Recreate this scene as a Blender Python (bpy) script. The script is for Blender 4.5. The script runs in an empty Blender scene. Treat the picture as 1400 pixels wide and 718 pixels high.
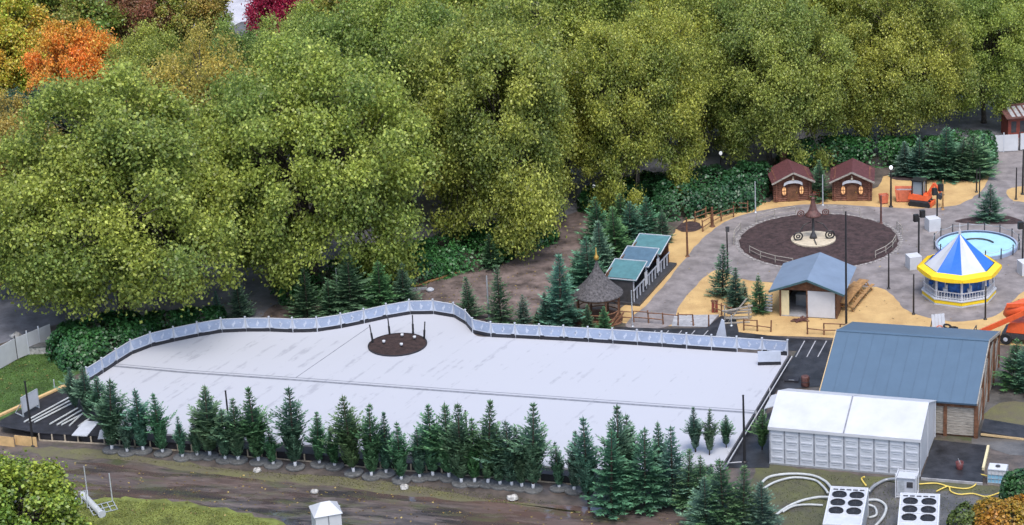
import bpy, math, random
import numpy as np
from mathutils import Vector, Matrix

random.seed(7)
SC = bpy.context.scene
COL = SC.collection
rad = math.radians

# ------------------------------------------------------------------ camera
F, CX, CY = 3200.0, 700.0, 359.0
CAM_H, PITCH, ROLL = 69.0, 20.3, 3.3
ROT = Matrix.Rotation(rad(90 - PITCH), 3, 'X') @ Matrix.Rotation(rad(-ROLL), 3, 'Z')
cd = bpy.data.cameras.new('camera')
cam = bpy.data.objects.new('camera', cd)
COL.objects.link(cam)
cam.matrix_world = Matrix.Translation((0, 0, CAM_H)) @ ROT.to_4x4()
cd.sensor_fit = 'HORIZONTAL'
cd.angle = 2 * math.atan(700 / F)
cd.clip_start = 1
cd.clip_end = 5000
SC.camera = cam

# ------------------------------------------------------------------ sky, sun, exposure
SUN_EL, SUN_AZ = 64, 172      # azimuth of the sun clockwise from +Y, bright overcast
w = bpy.data.worlds.new('World')
SC.world = w
w.use_nodes = True
nt = w.node_tree
bg = nt.nodes['Background']
sky = nt.nodes.new('ShaderNodeTexSky')
sky.sky_type = 'NISHITA'
sky.sun_disc = False
sky.sun_elevation = rad(SUN_EL)
sky.sun_rotation = rad(SUN_AZ)
sky.altitude = 0
sky.air_density = 1.0
sky.dust_density = 2.5
sky.ozone_density = 1.0
nt.links.new(sky.outputs[0], bg.inputs[0])
bg.inputs[1].default_value = 0.15
sl = bpy.data.lights.new('sun', 'SUN')
sl.energy = 1.2
sl.angle = rad(25)
sl.color = (1.0, 0.98, 0.95)
so = bpy.data.objects.new('sun', sl)
COL.objects.link(so)
sd = Vector((math.sin(rad(SUN_AZ)) * math.cos(rad(SUN_EL)), math.cos(rad(SUN_AZ)) * math.cos(rad(SUN_EL)), math.sin(rad(SUN_EL))))
so.rotation_euler = (-sd).to_track_quat('-Z', 'Y').to_euler()
so.location = (0, 0, 120)
SC.view_settings.view_transform = 'Standard'
SC.view_settings.look = 'None'
SC.view_settings.gamma = 1
SC.view_settings.exposure = 1.05
SC.cycles.max_bounces = 8
SC.cycles.diffuse_bounces = 6
SC.cycles.transmission_bounces = 6
SC.cycles.transparent_max_bounces = 8

# ------------------------------------------------------------------ surveying helpers
def at(x, y, z=0.0):
    d = ROT @ Vector(((x - CX) / F, -(y - CY) / F, -1))
    t = (z - CAM_H) / d.z
    return Vector((d.x * t, d.y * t, z))

RT = ROT.transposed()
def proj(p):
    q = RT @ (Vector(p) - Vector((0, 0, CAM_H)))
    return CX + F * q.x / -q.z, CY - F * q.y / -q.z

def height(p, ytop):
    lo, hi = 0.0, 60.0
    for _ in range(40):
        m = (lo + hi) / 2
        if proj(p + Vector((0, 0, m)))[1] > ytop: lo = m
        else: hi = m
    return lo

def heading(a, b):
    d = at(*b) - at(*a)
    return math.atan2(d.y, d.x)

# ------------------------------------------------------------------ materials
MATS = {}
def nodes_of(m):
    m.use_nodes = True
    return m.node_tree, m.node_tree.nodes['Principled BSDF']

def mat(name, col, rough=0.7, var=0.15, scale=3.0, bump=0.0, bscale=None, metal=0.0, col2=None, emit=0, spec=0.4, stretch=None, detail=6):
    if name in MATS: return MATS[name]
    m = bpy.data.materials.new(name)
    t, b = nodes_of(m)
    N, L = t.nodes, t.links
    tc = N.new('ShaderNodeTexCoord')
    oi = N.new('ShaderNodeObjectInfo')
    ad = N.new('ShaderNodeVectorMath'); ad.operation = 'ADD'
    L.new(tc.outputs['Object'], ad.inputs[0]); L.new(oi.outputs['Location'], ad.inputs[1])
    src = ad.outputs[0]
    if stretch:
        mp = N.new('ShaderNodeMapping'); mp.inputs['Scale'].default_value = stretch
        L.new(src, mp.inputs[0]); src = mp.outputs[0]
    nz = N.new('ShaderNodeTexNoise'); nz.inputs['Scale'].default_value = scale; nz.inputs['Detail'].default_value = detail; nz.inputs['Roughness'].default_value = 0.65
    L.new(src, nz.inputs['Vector'])
    rp = N.new('ShaderNodeValToRGB')
    c2 = col2 if col2 else tuple(c * (1 - 2.2 * var) for c in col)
    c1 = col if col2 else tuple(min(1, c * (1 + 1.2 * var)) for c in col)
    rp.color_ramp.elements[0].position = 0.32; rp.color_ramp.elements[0].color = (*c2, 1)
    rp.color_ramp.elements[1].position = 0.68; rp.color_ramp.elements[1].color = (*c1, 1)
    L.new(nz.outputs[0], rp.inputs[0])
    L.new(rp.outputs[0], b.inputs['Base Color'])
    b.inputs['Roughness'].default_value = rough
    b.inputs['Metallic'].default_value = metal
    b.inputs['Specular IOR Level'].default_value = spec
    if bump:
        n2 = N.new('ShaderNodeTexNoise'); n2.inputs['Scale'].default_value = bscale or scale * 4; n2.inputs['Detail'].default_value = 4
        L.new(src, n2.inputs['Vector'])
        bp = N.new('ShaderNodeBump'); bp.inputs['Strength'].default_value = bump; bp.inputs['Distance'].default_value = 0.05
        L.new(n2.outputs[0], bp.inputs['Height']); L.new(bp.outputs[0], b.inputs['Normal'])
    if emit:
        b.inputs['Emission Color'].default_value = (*col, 1); b.inputs['Emission Strength'].default_value = emit
    MATS[name] = m
    return m

def leafmat(name, ca, cb, trans=0.25, rough=0.42):
    """colour between ca and cb by the stored clump value, tinted by the object's own colour"""
    m = bpy.data.materials.new(name)
    t, b = nodes_of(m)
    N, L = t.nodes, t.links
    at_ = N.new('ShaderNodeAttribute'); at_.attribute_name = 'tone'
    sp = N.new('ShaderNodeSeparateColor'); L.new(at_.outputs['Color'], sp.inputs[0])
    mx = N.new('ShaderNodeMix'); mx.data_type = 'RGBA'
    mx.inputs[6].default_value = (*ca, 1); mx.inputs[7].default_value = (*cb, 1)
    L.new(sp.outputs[0], mx.inputs[0])
    mr = N.new('ShaderNodeMapRange'); mr.inputs[3].default_value = 0.5; mr.inputs[4].default_value = 1.6
    L.new(sp.outputs[1], mr.inputs[0])
    v = N.new('ShaderNodeVectorMath'); v.operation = 'SCALE'
    L.new(mx.outputs[2], v.inputs[0]); L.new(mr.outputs[0], v.inputs['Scale'])
    oi = N.new('ShaderNodeObjectInfo')
    v2 = N.new('ShaderNodeVectorMath'); v2.operation = 'MULTIPLY'
    L.new(v.outputs[0], v2.inputs[0]); L.new(oi.outputs['Color'], v2.inputs[1])
    L.new(v2.outputs[0], b.inputs['Base Color'])
    b.inputs['Roughness'].default_value = rough
    b.inputs['Specular IOR Level'].default_value = 0.5
    tr = N.new('ShaderNodeBsdfTranslucent'); L.new(v2.outputs[0], tr.inputs[0])
    ms = N.new('ShaderNodeMixShader'); ms.inputs[0].default_value = trans
    L.new(b.outputs[0], ms.inputs[1]); L.new(tr.outputs[0], ms.inputs[2])
    L.new(ms.outputs[0], N['Material Output'].inputs[0])
    MATS[name] = m
    return m

def ground_mat():
    """wet earth with grassy patches and tracks"""
    m = bpy.data.materials.new('earth'); t, b = nodes_of(m); N, L = t.nodes, t.links
    g = N.new('ShaderNodeNewGeometry')
    def noise(s, d=8, r=0.6):
        n = N.new('ShaderNodeTexNoise'); n.inputs['Scale'].default_value = s; n.inputs['Detail'].default_value = d; n.inputs['Roughness'].default_value = r
        L.new(g.outputs['Position'], n.inputs['Vector']); return n.outputs[0]
    r1 = N.new('ShaderNodeValToRGB'); e = r1.color_ramp.elements
    e[0].position = 0.35; e[0].color = (0.05, 0.042, 0.038, 1); e[1].position = 0.7; e[1].color = (0.13, 0.105, 0.09, 1)
    L.new(noise(0.9), r1.inputs[0])
    r2 = N.new('ShaderNodeValToRGB'); e = r2.color_ramp.elements
    e[0].position = 0.58; e[0].color = (0, 0, 0, 1); e[1].position = 0.68; e[1].color = (1, 1, 1, 1)
    L.new(noise(0.16, 6), r2.inputs[0])
    mx = N.new('ShaderNodeMix'); mx.data_type = 'RGBA'
    L.new(r2.outputs[0], mx.inputs[0]); L.new(r1.outputs[0], mx.inputs[6]); mx.inputs[7].default_value = (0.05, 0.062, 0.022, 1)
    L.new(mx.outputs[2], b.inputs['Base Color'])
    rr = N.new('ShaderNodeMapRange'); rr.inputs[1].default_value = 0.4; rr.inputs[2].default_value = 0.62; rr.inputs[3].default_value = 0.35; rr.inputs[4].default_value = 0.85
    L.new(noise(0.35, 4), rr.inputs[0]); L.new(rr.outputs[0], b.inputs['Roughness'])
    bp = N.new('ShaderNodeBump'); bp.inputs['Strength'].default_value = 0.5; bp.inputs['Distance'].default_value = 0.06
    L.new(noise(3.5, 6), bp.inputs['Height']); L.new(bp.outputs[0], b.inputs['Normal'])
    MATS['earth'] = m
    return m

def mud_mat():
    """driven, rain-soaked mud with shallow puddles"""
    m = bpy.data.materials.new('mud'); t, b = nodes_of(m); N, L = t.nodes, t.links
    g = N.new('ShaderNodeNewGeometry')
    a = heading((100, 640), (800, 690))
    mp = N.new('ShaderNodeMapping'); mp.vector_type = 'TEXTURE'; mp.inputs['Rotation'].default_value = (0, 0, a); mp.inputs['Scale'].default_value = (3.6, .9, 1)
    L.new(g.outputs['Position'], mp.inputs[0])
    def noise(s, d=6):
        n = N.new('ShaderNodeTexNoise'); n.inputs['Scale'].default_value = s; n.inputs['Detail'].default_value = d; n.inputs['Roughness'].default_value = 0.6
        L.new(mp.outputs[0], n.inputs['Vector']); return n.outputs[0]
    r1 = N.new('ShaderNodeValToRGB'); e = r1.color_ramp.elements
    e[0].position = 0.36; e[0].color = (0.036, 0.03, 0.028, 1); e[1].position = 0.66; e[1].color = (0.14, 0.112, 0.10, 1)
    L.new(noise(1.6), r1.inputs[0])
    pu = N.new('ShaderNodeValToRGB'); e = pu.color_ramp.elements
    e[0].position = 0.49; e[0].color = (0, 0, 0, 1); e[1].position = 0.54; e[1].color = (1, 1, 1, 1)
    L.new(noise(0.42, 4), pu.inputs[0])
    mx = N.new('ShaderNodeMix'); mx.data_type = 'RGBA'
    L.new(pu.outputs[0], mx.inputs[0]); L.new(r1.outputs[0], mx.inputs[6]); mx.inputs[7].default_value = (0.04, 0.037, 0.04, 1)
    b.inputs['Specular IOR Level'].default_value = 1.0
    br = N.new('ShaderNodeValToRGB'); e = br.color_ramp.elements
    e[0].position = 0.42; e[0].color = (0, 0, 0, 1); e[1].position = 0.6; e[1].color = (.8, .8, .8, 1)
    L.new(noise(0.25, 3), br.inputs[0])
    mb_ = N.new('ShaderNodeMix'); mb_.data_type = 'RGBA'; L.new(br.outputs[0], mb_.inputs[0]); L.new(mx.outputs[2], mb_.inputs[6]); mb_.inputs[7].default_value = (0.115, 0.072, 0.06, 1); mx = mb_
    gm = N.new('ShaderNodeValToRGB'); e = gm.color_ramp.elements
    e[0].position = 0.5; e[0].color = (0, 0, 0, 1); e[1].position = 0.68; e[1].color = (.85, .85, .85, 1)
    L.new(noise(0.9, 9), gm.inputs[0])
    mg = N.new('ShaderNodeMix'); mg.data_type = 'RGBA'; L.new(gm.outputs[0], mg.inputs[0]); L.new(mx.outputs[2], mg.inputs[6]); mg.inputs[7].default_value = (0.085, 0.09, 0.045, 1)
    L.new(mg.outputs[2], b.inputs['Base Color'])
    rr = N.new('ShaderNodeMapRange'); rr.inputs[3].default_value = 0.42; rr.inputs[4].default_value = 0.03
    L.new(pu.outputs[0], rr.inputs[0]); L.new(rr.outputs[0], b.inputs['Roughness'])
    bs = N.new('ShaderNodeMapRange'); bs.inputs[3].default_value = 0.9; bs.inputs[4].default_value = 0.012
    L.new(pu.outputs[0], bs.inputs[0])
    bp = N.new('ShaderNodeBump'); bp.inputs['Distance'].default_value = 0.08
    L.new(bs.outputs[0], bp.inputs['Strength']); L.new(noise(3.2), bp.inputs['Height']); L.new(bp.outputs[0], b.inputs['Normal'])
    MATS['mud'] = m
    return m

def ice_mat(ang):
    m = bpy.data.materials.new('ice'); t, b = nodes_of(m); N, L = t.nodes, t.links
    g = N.new('ShaderNodeNewGeometry')
    def noise(scale, sc, d=5):
        mp = N.new('ShaderNodeMapping'); mp.vector_type = 'TEXTURE'; mp.inputs['Rotation'].default_value = (0, 0, ang); mp.inputs['Scale'].default_value = tuple(1 / q for q in sc)
        L.new(g.outputs['Position'], mp.inputs[0])
        n = N.new('ShaderNodeTexNoise'); n.inputs['Scale'].default_value = scale; n.inputs['Detail'].default_value = d
        L.new(mp.outputs[0], n.inputs['Vector']); return n.outputs[0]
    s1 = noise(1.0, (0.05, 1.8, 1)); s2 = noise(0.35, (1, 1, 1), 8); s3 = noise(2.2, (.7, 1.6, 1), 10)
    a1 = N.new('ShaderNodeMath'); a1.operation = 'MULTIPLY_ADD'; a1.inputs[1].default_value = 0.6
    L.new(s2, a1.inputs[0]); L.new(s1, a1.inputs[2])
    a2 = N.new('ShaderNodeMath'); a2.operation = 'MULTIPLY_ADD'; a2.inputs[1].default_value = 0.55
    L.new(s3, a2.inputs[0]); L.new(a1.outputs[0], a2.inputs[2])
    mw = N.new('ShaderNodeMapping'); mw.vector_type = 'TEXTURE'; mw.inputs['Rotation'].default_value = (0, 0, ang); L.new(g.outputs['Position'], mw.inputs[0])
    wv = N.new('ShaderNodeTexWave'); wv.bands_direction = 'Y'; wv.inputs['Scale'].default_value = 0.2; wv.inputs['Distortion'].default_value = 0.6; wv.inputs['Detail'].default_value = 3; wv.inputs['Detail Scale'].default_value = 0.4
    L.new(mw.outputs[0], wv.inputs['Vector'])
    a3 = N.new('ShaderNodeMath'); a3.operation = 'MULTIPLY_ADD'; a3.inputs[1].default_value = 0.13
    L.new(wv.outputs['Fac'], a3.inputs[0]); L.new(a2.outputs[0], a3.inputs[2]); a2 = a3
    r = N.new('ShaderNodeValToRGB'); e = r.color_ramp.elements
    e[0].position = 0.86; e[0].color = (0.315, 0.323, 0.358, 1); e[1].position = 1.0; e[1].color = (0.395, 0.403, 0.44, 1)
    L.new(a2.outputs[0], r.inputs[0]); L.new(r.outputs[0], b.inputs['Base Color'])
    b.inputs['Roughness'].default_value = 0.6
    b.inputs['Specular IOR Level'].default_value = 0.25
    bp = N.new('ShaderNodeBump'); bp.inputs['Strength'].default_value = 0.25; bp.inputs['Distance'].default_value = 0.03
    L.new(a2.outputs[0], bp.inputs['Height']); L.new(bp.outputs[0], b.inputs['Normal'])
    MATS['ice'] = m
    return m

ground_mat(); mud_mat()
mat('asphalt', (0.17, 0.17, 0.19), 0.6, 0.25, 0.5, 0.3, 6)
mat('pale_path', (0.42, 0.41, 0.43), 0.7, 0.12, 0.3, 0.2, 6)
mat('paving', (0.215, 0.192, 0.188), 0.75, 0.2, 0.7, 0.3, 9)
mat('tarmac', (0.028, 0.029, 0.034), 0.5, 0.35, 0.8, 0.25, 8)
mat('concrete', (0.33, 0.33, 0.34), 0.8, 0.15, 2, 0.2)
mat('disc_concrete', (0.11, 0.112, 0.112), 0.85, 0.2, 4, 0.3)
mat('woodchip', (0.53, 0.36, 0.155), 0.9, 0.2, 0.45, 0.8, 7, col2=(0.37, 0.235, 0.10), detail=12)
mat('mulch', (0.052, 0.031, 0.031), 0.9, 0.3, 2.5, 0.8, 10)
mat('mulch_dark', (0.038, 0.022, 0.020), 0.9, 0.3, 3, 0.8, 10)
mat('brown_path', (0.16, 0.122, 0.112), 0.7, 0.35, 0.6, 0.4, 6)
mat('turf', (0.15, 0.175, 0.04), 0.9, 0.25, 0.7, 0.6, 14)
mat('lawn', (0.06, 0.115, 0.026), 0.9, 0.25, 0.7, 0.6, 14)
mat('moss', (0.125, 0.125, 0.05), 0.9, 0.3, 0.5, 0.6, 10, col2=(0.095, 0.08, 0.065))
mat('wet_grass', (0.10, 0.105, 0.04), 0.6, 0.3, 0.5, 0.6, 10, col2=(0.06, 0.055, 0.042))
mat('wet_yard', (0.10, 0.095, 0.09), 0.35, 0.25, 0.5, 0.4, 6)
mat('white_paint', (0.51, 0.52, 0.545), 0.45, 0.04, 1.2)
mat('white_sheet', (0.46, 0.47, 0.495), 0.5, 0.05, 0.6, 0.06, 2)
mat('white_panel', (0.45, 0.47, 0.51), 0.5, 0.05, 1.5)
mat('seam_grey', (0.2, 0.21, 0.24), 0.6)
mat('black_mat', (0.022, 0.022, 0.028), 0.55, 0.25, 1.5, 0.2)
mat('black_metal', (0.018, 0.018, 0.02), 0.45)
mat('dark_grey', (0.05, 0.05, 0.055), 0.5)
mat('grey_metal', (0.34, 0.36, 0.38), 0.45, 0.1, 4, metal=0.4)
mat('galvanised', (0.46, 0.49, 0.52), 0.45, 0.12, 5, metal=0.35)
mat('light_wood', (0.50, 0.36, 0.19), 0.7, 0.15, 3, stretch=(1, 6, 6))
mat('pale_wood', (0.40, 0.34, 0.26), 0.75, 0.2, 3)
mat('ply', (0.56, 0.37, 0.17), 0.7, 0.12, 1.5)
mat('brown_wood', (0.145, 0.065, 0.034), 0.7, 0.25, 3, 0.2)
mat('rail_wood', (0.20, 0.095, 0.05), 0.75, 0.25, 4, 0.2)
mat('log_wood', (0.17, 0.07, 0.045), 0.7, 0.25, 3, 0.2)
mat('grey_wood', (0.33, 0.30, 0.26), 0.85, 0.25, 4, 0.3, stretch=(0.5, 4, 5))
mat('picnic_wood', (0.34, 0.19, 0.075), 0.7, 0.2, 4)
mat('maroon_roof', (0.105, 0.035, 0.038), 0.75, 0.2, 5, 0.3, 20)
mat('blue_roof', (0.072, 0.118, 0.172), 0.55, 0.03, 0.8, 0.05)
mat('hut_roof', (0.16, 0.21, 0.285), 0.5, 0.06, 0.8, 0.05)
mat('teal_roof', (0.075, 0.18, 0.195), 0.5, 0.1, 2)
mat('dark_teal', (0.05, 0.10, 0.11), 0.5)
mat('slate_roof', (0.075, 0.135, 0.19), 0.5, 0.1, 2)
mat('shingle', (0.095, 0.088, 0.09), 0.85, 0.35, 6, 0.5, 18)
mat('gold', (0.5, 0.3, 0.07), 0.3, 0.05, metal=0.7)
mat('fence_blue', (0.29, 0.345, 0.46), 0.5, 0.07, 1.2)
mat('fence_print', (0.46, 0.50, 0.58), 0.5, 0.03)
mat('fence_dark', (0.22, 0.30, 0.50), 0.5, 0.04)
mat('yellow_paint', (0.82, 0.56, 0.02), 0.45, 0.05)
mat('canopy_blue', (0.022, 0.13, 0.62), 0.5, 0.04)
mat('drum_blue', (0.03, 0.13, 0.42), 0.5, 0.3, 2)
mat('pool_blue', (0.34, 0.58, 0.68), 0.35, 0.06, 0.8)
mat('orange', (0.72, 0.115, 0.035), 0.4, 0.08, 3)
mat('salmon', (0.58, 0.16, 0.085), 0.55, 0.12, 3)
mat('cream', (0.62, 0.54, 0.33), 0.6, 0.06)
mat('lit_panel', (0.9, 0.45, 0.2), 0.5, 0.3, 9, emit=0.35)
mat('lamp_glass', (0.85, 0.87, 0.9), 0.3, 0.02, emit=0.35)
mat('bark', (0.075, 0.062, 0.05), 0.85, 0.35, 3, 0.4)
mat('fir_bark', (0.07, 0.05, 0.036), 0.9, 0.2, 6)
mat('rubber', (0.015, 0.015, 0.016), 0.7)
mat('glass', (0.22, 0.25, 0.27), 0.1, 0.02, spec=0.6)
mat('ibc_blue', (0.23, 0.46, 0.62), 0.35, 0.08)
mat('hose_white', (0.42, 0.44, 0.44), 0.65, 0.08)
mat('hose_yellow', (0.66, 0.50, 0.11), 0.5, 0.08)
mat('fan_black', (0.012, 0.012, 0.015), 0.5)
mat('stone', (0.40, 0.39, 0.37), 0.85, 0.25, 5, 0.3)
mat('edge_stone', (0.27, 0.25, 0.24), 0.85, 0.2, 5)
mat('rust', (0.12, 0.055, 0.048), 0.6, 0.25, 4)
mat('red_kiosk', (0.22, 0.05, 0.035), 0.6, 0.15)
mat('red_bucket', (0.12, 0.035, 0.035), 0.5)
mat('tan_stone', (0.50, 0.43, 0.32), 0.75, 0.1, 3)
leafmat('plane_leaf', (0.18, 0.25, 0.062), (0.44, 0.475, 0.10), .5)
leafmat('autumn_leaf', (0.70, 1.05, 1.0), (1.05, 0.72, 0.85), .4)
leafmat('laurel_leaf', (0.016, 0.068, 0.022), (0.05, 0.15, 0.04), 0.2, 0.4)
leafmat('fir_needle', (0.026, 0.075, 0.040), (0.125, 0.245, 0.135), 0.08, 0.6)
leafmat('shrub_leaf', (0.04, 0.085, 0.02), (0.11, 0.15, 0.03))
leafmat('grass_blade', (0.11, 0.135, 0.03), (0.24, 0.24, 0.055), .35)
leafmat('litter_leaf', (0.10, 0.06, 0.025), (0.30, 0.23, 0.08), 0.05)

# ------------------------------------------------------------------ mesh helpers
class MB:
    def __init__(s): s.v = []; s.f = []
    def add(s, vs, fs):
        o = len(s.v); s.v += [tuple(x) for x in vs]; s.f += [tuple(i + o for i in f) for f in fs]; return s
    def box(s, x0, x1, y0, y1, z0, z1):
        return s.add([(x0, y0, z0), (x1, y0, z0), (x1, y1, z0), (x0, y1, z0), (x0, y0, z1), (x1, y0, z1), (x1, y1, z1), (x0, y1, z1)],
                     [(0, 3, 2, 1), (4, 5, 6, 7), (0, 1, 5, 4), (1, 2, 6, 5), (2, 3, 7, 6), (3, 0, 4, 7)])
    def cbox(s, c, d):
        return s.box(c[0] - d[0] / 2, c[0] + d[0] / 2, c[1] - d[1] / 2, c[1] + d[1] / 2, c[2], c[2] + d[2])
    def bar(s, p, q, a, b=None):
        b = b or a; p = Vector(p); q = Vector(q); d = (q - p).normalized()
        u = d.cross(Vector((0, 0, 1)))
        if u.length < 1e-3: u = Vector((1, 0, 0))
        u.normalize(); n = u.cross(d)
        vs = []
        for e in (p, q):
            for i, j in ((-1, -1), (1, -1), (1, 1), (-1, 1)): vs.append(e + u * i * a / 2 + n * j * b / 2)
        return s.add(vs, [(0, 1, 2, 3), (7, 6, 5, 4), (0, 4, 5, 1), (1, 5, 6, 2), (2, 6, 7, 3), (3, 7, 4, 0)])
    def tube(s, pts, r, n=8, r2=None, cap=True):
        pts = [Vector(p) for p in pts]; m = len(pts)
        rs = r if isinstance(r, (list, tuple)) else [r + ((r2 if r2 is not None else r) - r) * i / (m - 1) for i in range(m)]
        vs = []; u = None
        for i, p in enumerate(pts):
            d = (pts[min(i + 1, m - 1)] - pts[max(i - 1, 0)]).normalized()
            if u is None:
                u = d.cross(Vector((0.3, 0.2, 1)))
                if u.length < 0.05: u = d.cross(Vector((1, 0, 0)))
            u = (u - d * u.dot(d)).normalized(); w_ = d.cross(u)
            for k in range(n):
                a = 2 * math.pi * k / n
                vs.append(p + (u * math.cos(a) + w_ * math.sin(a)) * rs[i])
        fs = [(i * n + k, i * n + (k + 1) % n, (i + 1) * n + (k + 1) % n, (i + 1) * n + k) for i in range(m - 1) for k in range(n)]
        if cap: fs += [tuple(range(n - 1, -1, -1)), tuple(range((m - 1) * n, m * n))]
        return s.add(vs, fs)
    def lathe(s, prof, n=16, c=(0, 0), a0=0.0, close=True):
        vs = []
        for r, z in prof:
            for k in range(n):
                a = a0 + 2 * math.pi * k / n
                vs.append((c[0] + r * math.cos(a), c[1] + r * math.sin(a), z))
        m = len(prof)
        fs = [(i * n + k, i * n + (k + 1) % n, (i + 1) * n + (k + 1) % n, (i + 1) * n + k) for i in range(m - 1) for k in range(n)]
        if close:
            if prof[0][0] > 1e-4: fs.append(tuple(range(n - 1, -1, -1)))
            if prof[-1][0] > 1e-4: fs.append(tuple(range((m - 1) * n, m * n)))
        return s.add(vs, fs)
    def prism(s, poly, z0, z1):
        n = len(poly)
        vs = [(p[0], p[1], z0) for p in poly] + [(p[0], p[1], z1) for p in poly]
        ar = sum(poly[i][0] * poly[(i + 1) % n][1] - poly[(i + 1) % n][0] * poly[i][1] for i in range(n))
        fs = [tuple(range(n - 1, -1, -1)), tuple(range(n, 2 * n))] + [(i, (i + 1) % n, n + (i + 1) % n, n + i) for i in range(n)]
        if ar < 0: fs = [tuple(reversed(f)) for f in fs]
        return s.add(vs, fs)
    def slab(s, quad, t):
        """four points, thickened along -normal"""
        q = [Vector(p) for p in quad]; n = (q[1] - q[0]).cross(q[2] - q[0]).normalized() * t
        vs = q + [p - n for p in q]
        return s.add(vs, [(0, 1, 2, 3), (7, 6, 5, 4), (0, 4, 5, 1), (1, 5, 6, 2), (2, 6, 7, 3), (3, 7, 4, 0)])
    def ring(s, c, R, r, axis, n=14, k=5):
        pts = []
        ax = Vector(axis).normalized(); u = ax.orthogonal().normalized(); v_ = ax.cross(u)
        for i in range(n + 1):
            a = 2 * math.pi * i / n; pts.append(Vector(c) + (u * math.cos(a) + v_ * math.sin(a)) * R)
        return s.tube(pts, r, k, cap=False)
    def mesh(s, name, m, smooth=False):
        me = bpy.data.meshes.new(name); me.from_pydata(s.v, [], s.f)
        me.materials.append(MATS[m])
        if smooth: me.polygons.foreach_set('use_smooth', [True] * len(me.polygons))
        me.update(); return me
    def build(s, name, m, parent=None, smooth=False, loc=None, rz=0):
        return link(name, s.mesh(name, m, smooth), parent, loc, rz)

def link(name, me, parent=None, loc=None, rz=0, scale=None):
    o = bpy.data.objects.new(name, me); COL.objects.link(o)
    if parent: o.parent = parent
    if loc is not None: o.location = loc
    o.rotation_euler[2] = rz
    if scale: o.scale = scale
    return o

def tag(o, label, cat, group=None):
    o['label'] = label; o['category'] = cat
    if group: o['group'] = group
    return o

def thing(name, label, cat, loc=(0, 0, 0), rz=0, group=None):
    o = bpy.data.objects.new(name, None); COL.objects.link(o)
    o.location = loc; o.rotation_euler[2] = rz; o.empty_display_size = 0.5
    return tag(o, label, cat, group)

def struct(o, kind='structure', label=None):
    o['kind'] = kind
    if label: o['label'] = label
    return o

ORD = ['first', 'second', 'third', 'fourth', 'fifth', 'sixth', 'seventh', 'eighth', 'ninth', 'tenth', 'eleventh', 'twelfth', 'thirteenth',
       'fourteenth', 'fifteenth', 'sixteenth', 'seventeenth', 'eighteenth', 'nineteenth', 'twentieth', 'twenty-first', 'twenty-second', 'twenty-third',
       'twenty-fourth', 'twenty-fifth', 'twenty-sixth', 'twenty-seventh', 'twenty-eighth', 'twenty-ninth', 'thirtieth']

def smooth_line(pts, n=6, closed=False):
    P = [Vector(p) for p in pts]; m = len(P); out = []
    for i in range(m if closed else m - 1):
        if closed: a, b, c, d = P[(i - 1) % m], P[i], P[(i + 1) % m], P[(i + 2) % m]
        else: a, b, c, d = P[max(i - 1, 0)], P[i], P[i + 1], P[min(i + 2, m - 1)]
        for k in range(n):
            t = k / n
            out.append(0.5 * ((2 * b) + (-a + c) * t + (2 * a - 5 * b + 4 * c - d) * t * t + (-a + 3 * b - 3 * c + d) * t ** 3))
    if not closed: out.append(P[-1])
    return out

def sheet(name, px, z, m, wob=0.12, n=6, kind='structure', label=None, smooth=True):
    rng = random.Random(name)
    pts = [at(x, y, z) for x, y in px]
    if smooth: pts = smooth_line(pts, n, True)
    pts = [p + Vector((rng.uniform(-wob, wob), rng.uniform(-wob, wob), 0)) for p in pts]
    mb = MB(); mb.add(pts, [tuple(range(len(pts)))])
    o = mb.build(name, m)
    return struct(o, kind, label)

def leaf_mesh(name, pos, nrm, size, tone, m, asp=0.75, rng=None):
    """one mesh of diamond-shaped leaves"""
    n = len(pos)
    rng = rng or np.random.default_rng(1)
    nrm = nrm / (np.linalg.norm(nrm, axis=1, keepdims=True) + 1e-9)
    r = rng.normal(size=(n, 3)); u = np.cross(nrm, r); u /= (np.linalg.norm(u, axis=1, keepdims=True) + 1e-9)
    v = np.cross(nrm, u)
    s = size[:, None]
    fold = nrm * s * 0.18
    V = np.stack([pos - u * s * 0.5, pos - v * s * 0.5 * asp + fold, pos + u * s * 0.5, pos + v * s * 0.5 * asp + fold], 1).reshape(-1, 3)
    return quad_mesh(name, V, np.repeat(tone, 4, 0), m)

def quad_mesh(name, V, tone, m):
    n4 = len(V); n = n4 // 4
    me = bpy.data.meshes.new(name)
    me.vertices.add(n4); me.vertices.foreach_set('co', V.astype(np.float32).ravel())
    me.loops.add(n4); me.loops.foreach_set('vertex_index', np.arange(n4, dtype=np.int32))
    me.polygons.add(n); me.polygons.foreach_set('loop_start', np.arange(0, n4, 4, dtype=np.int32))
    me.polygons.foreach_set('loop_total', np.full(n, 4, dtype=np.int32))
    c = me.color_attributes.new('tone', 'FLOAT_COLOR', 'POINT')
    full = np.zeros((n4, 4), np.float32); full[:, :2] = tone[:, :2]; full[:, 3] = 1
    c.data.foreach_set('color', full.ravel())
    me.materials.append(MATS[m]); me.update(); me.validate()
    return me

# ================================================================== SETTING
# ground sheet to the horizon
mb = MB(); mb.add([(-1500, -300, 0), (1500, -300, 0), (1500, 3000, 0), (-1500, 3000, 0)], [(0, 1, 2, 3)])
struct(mb.build('ground', 'earth'))

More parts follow.
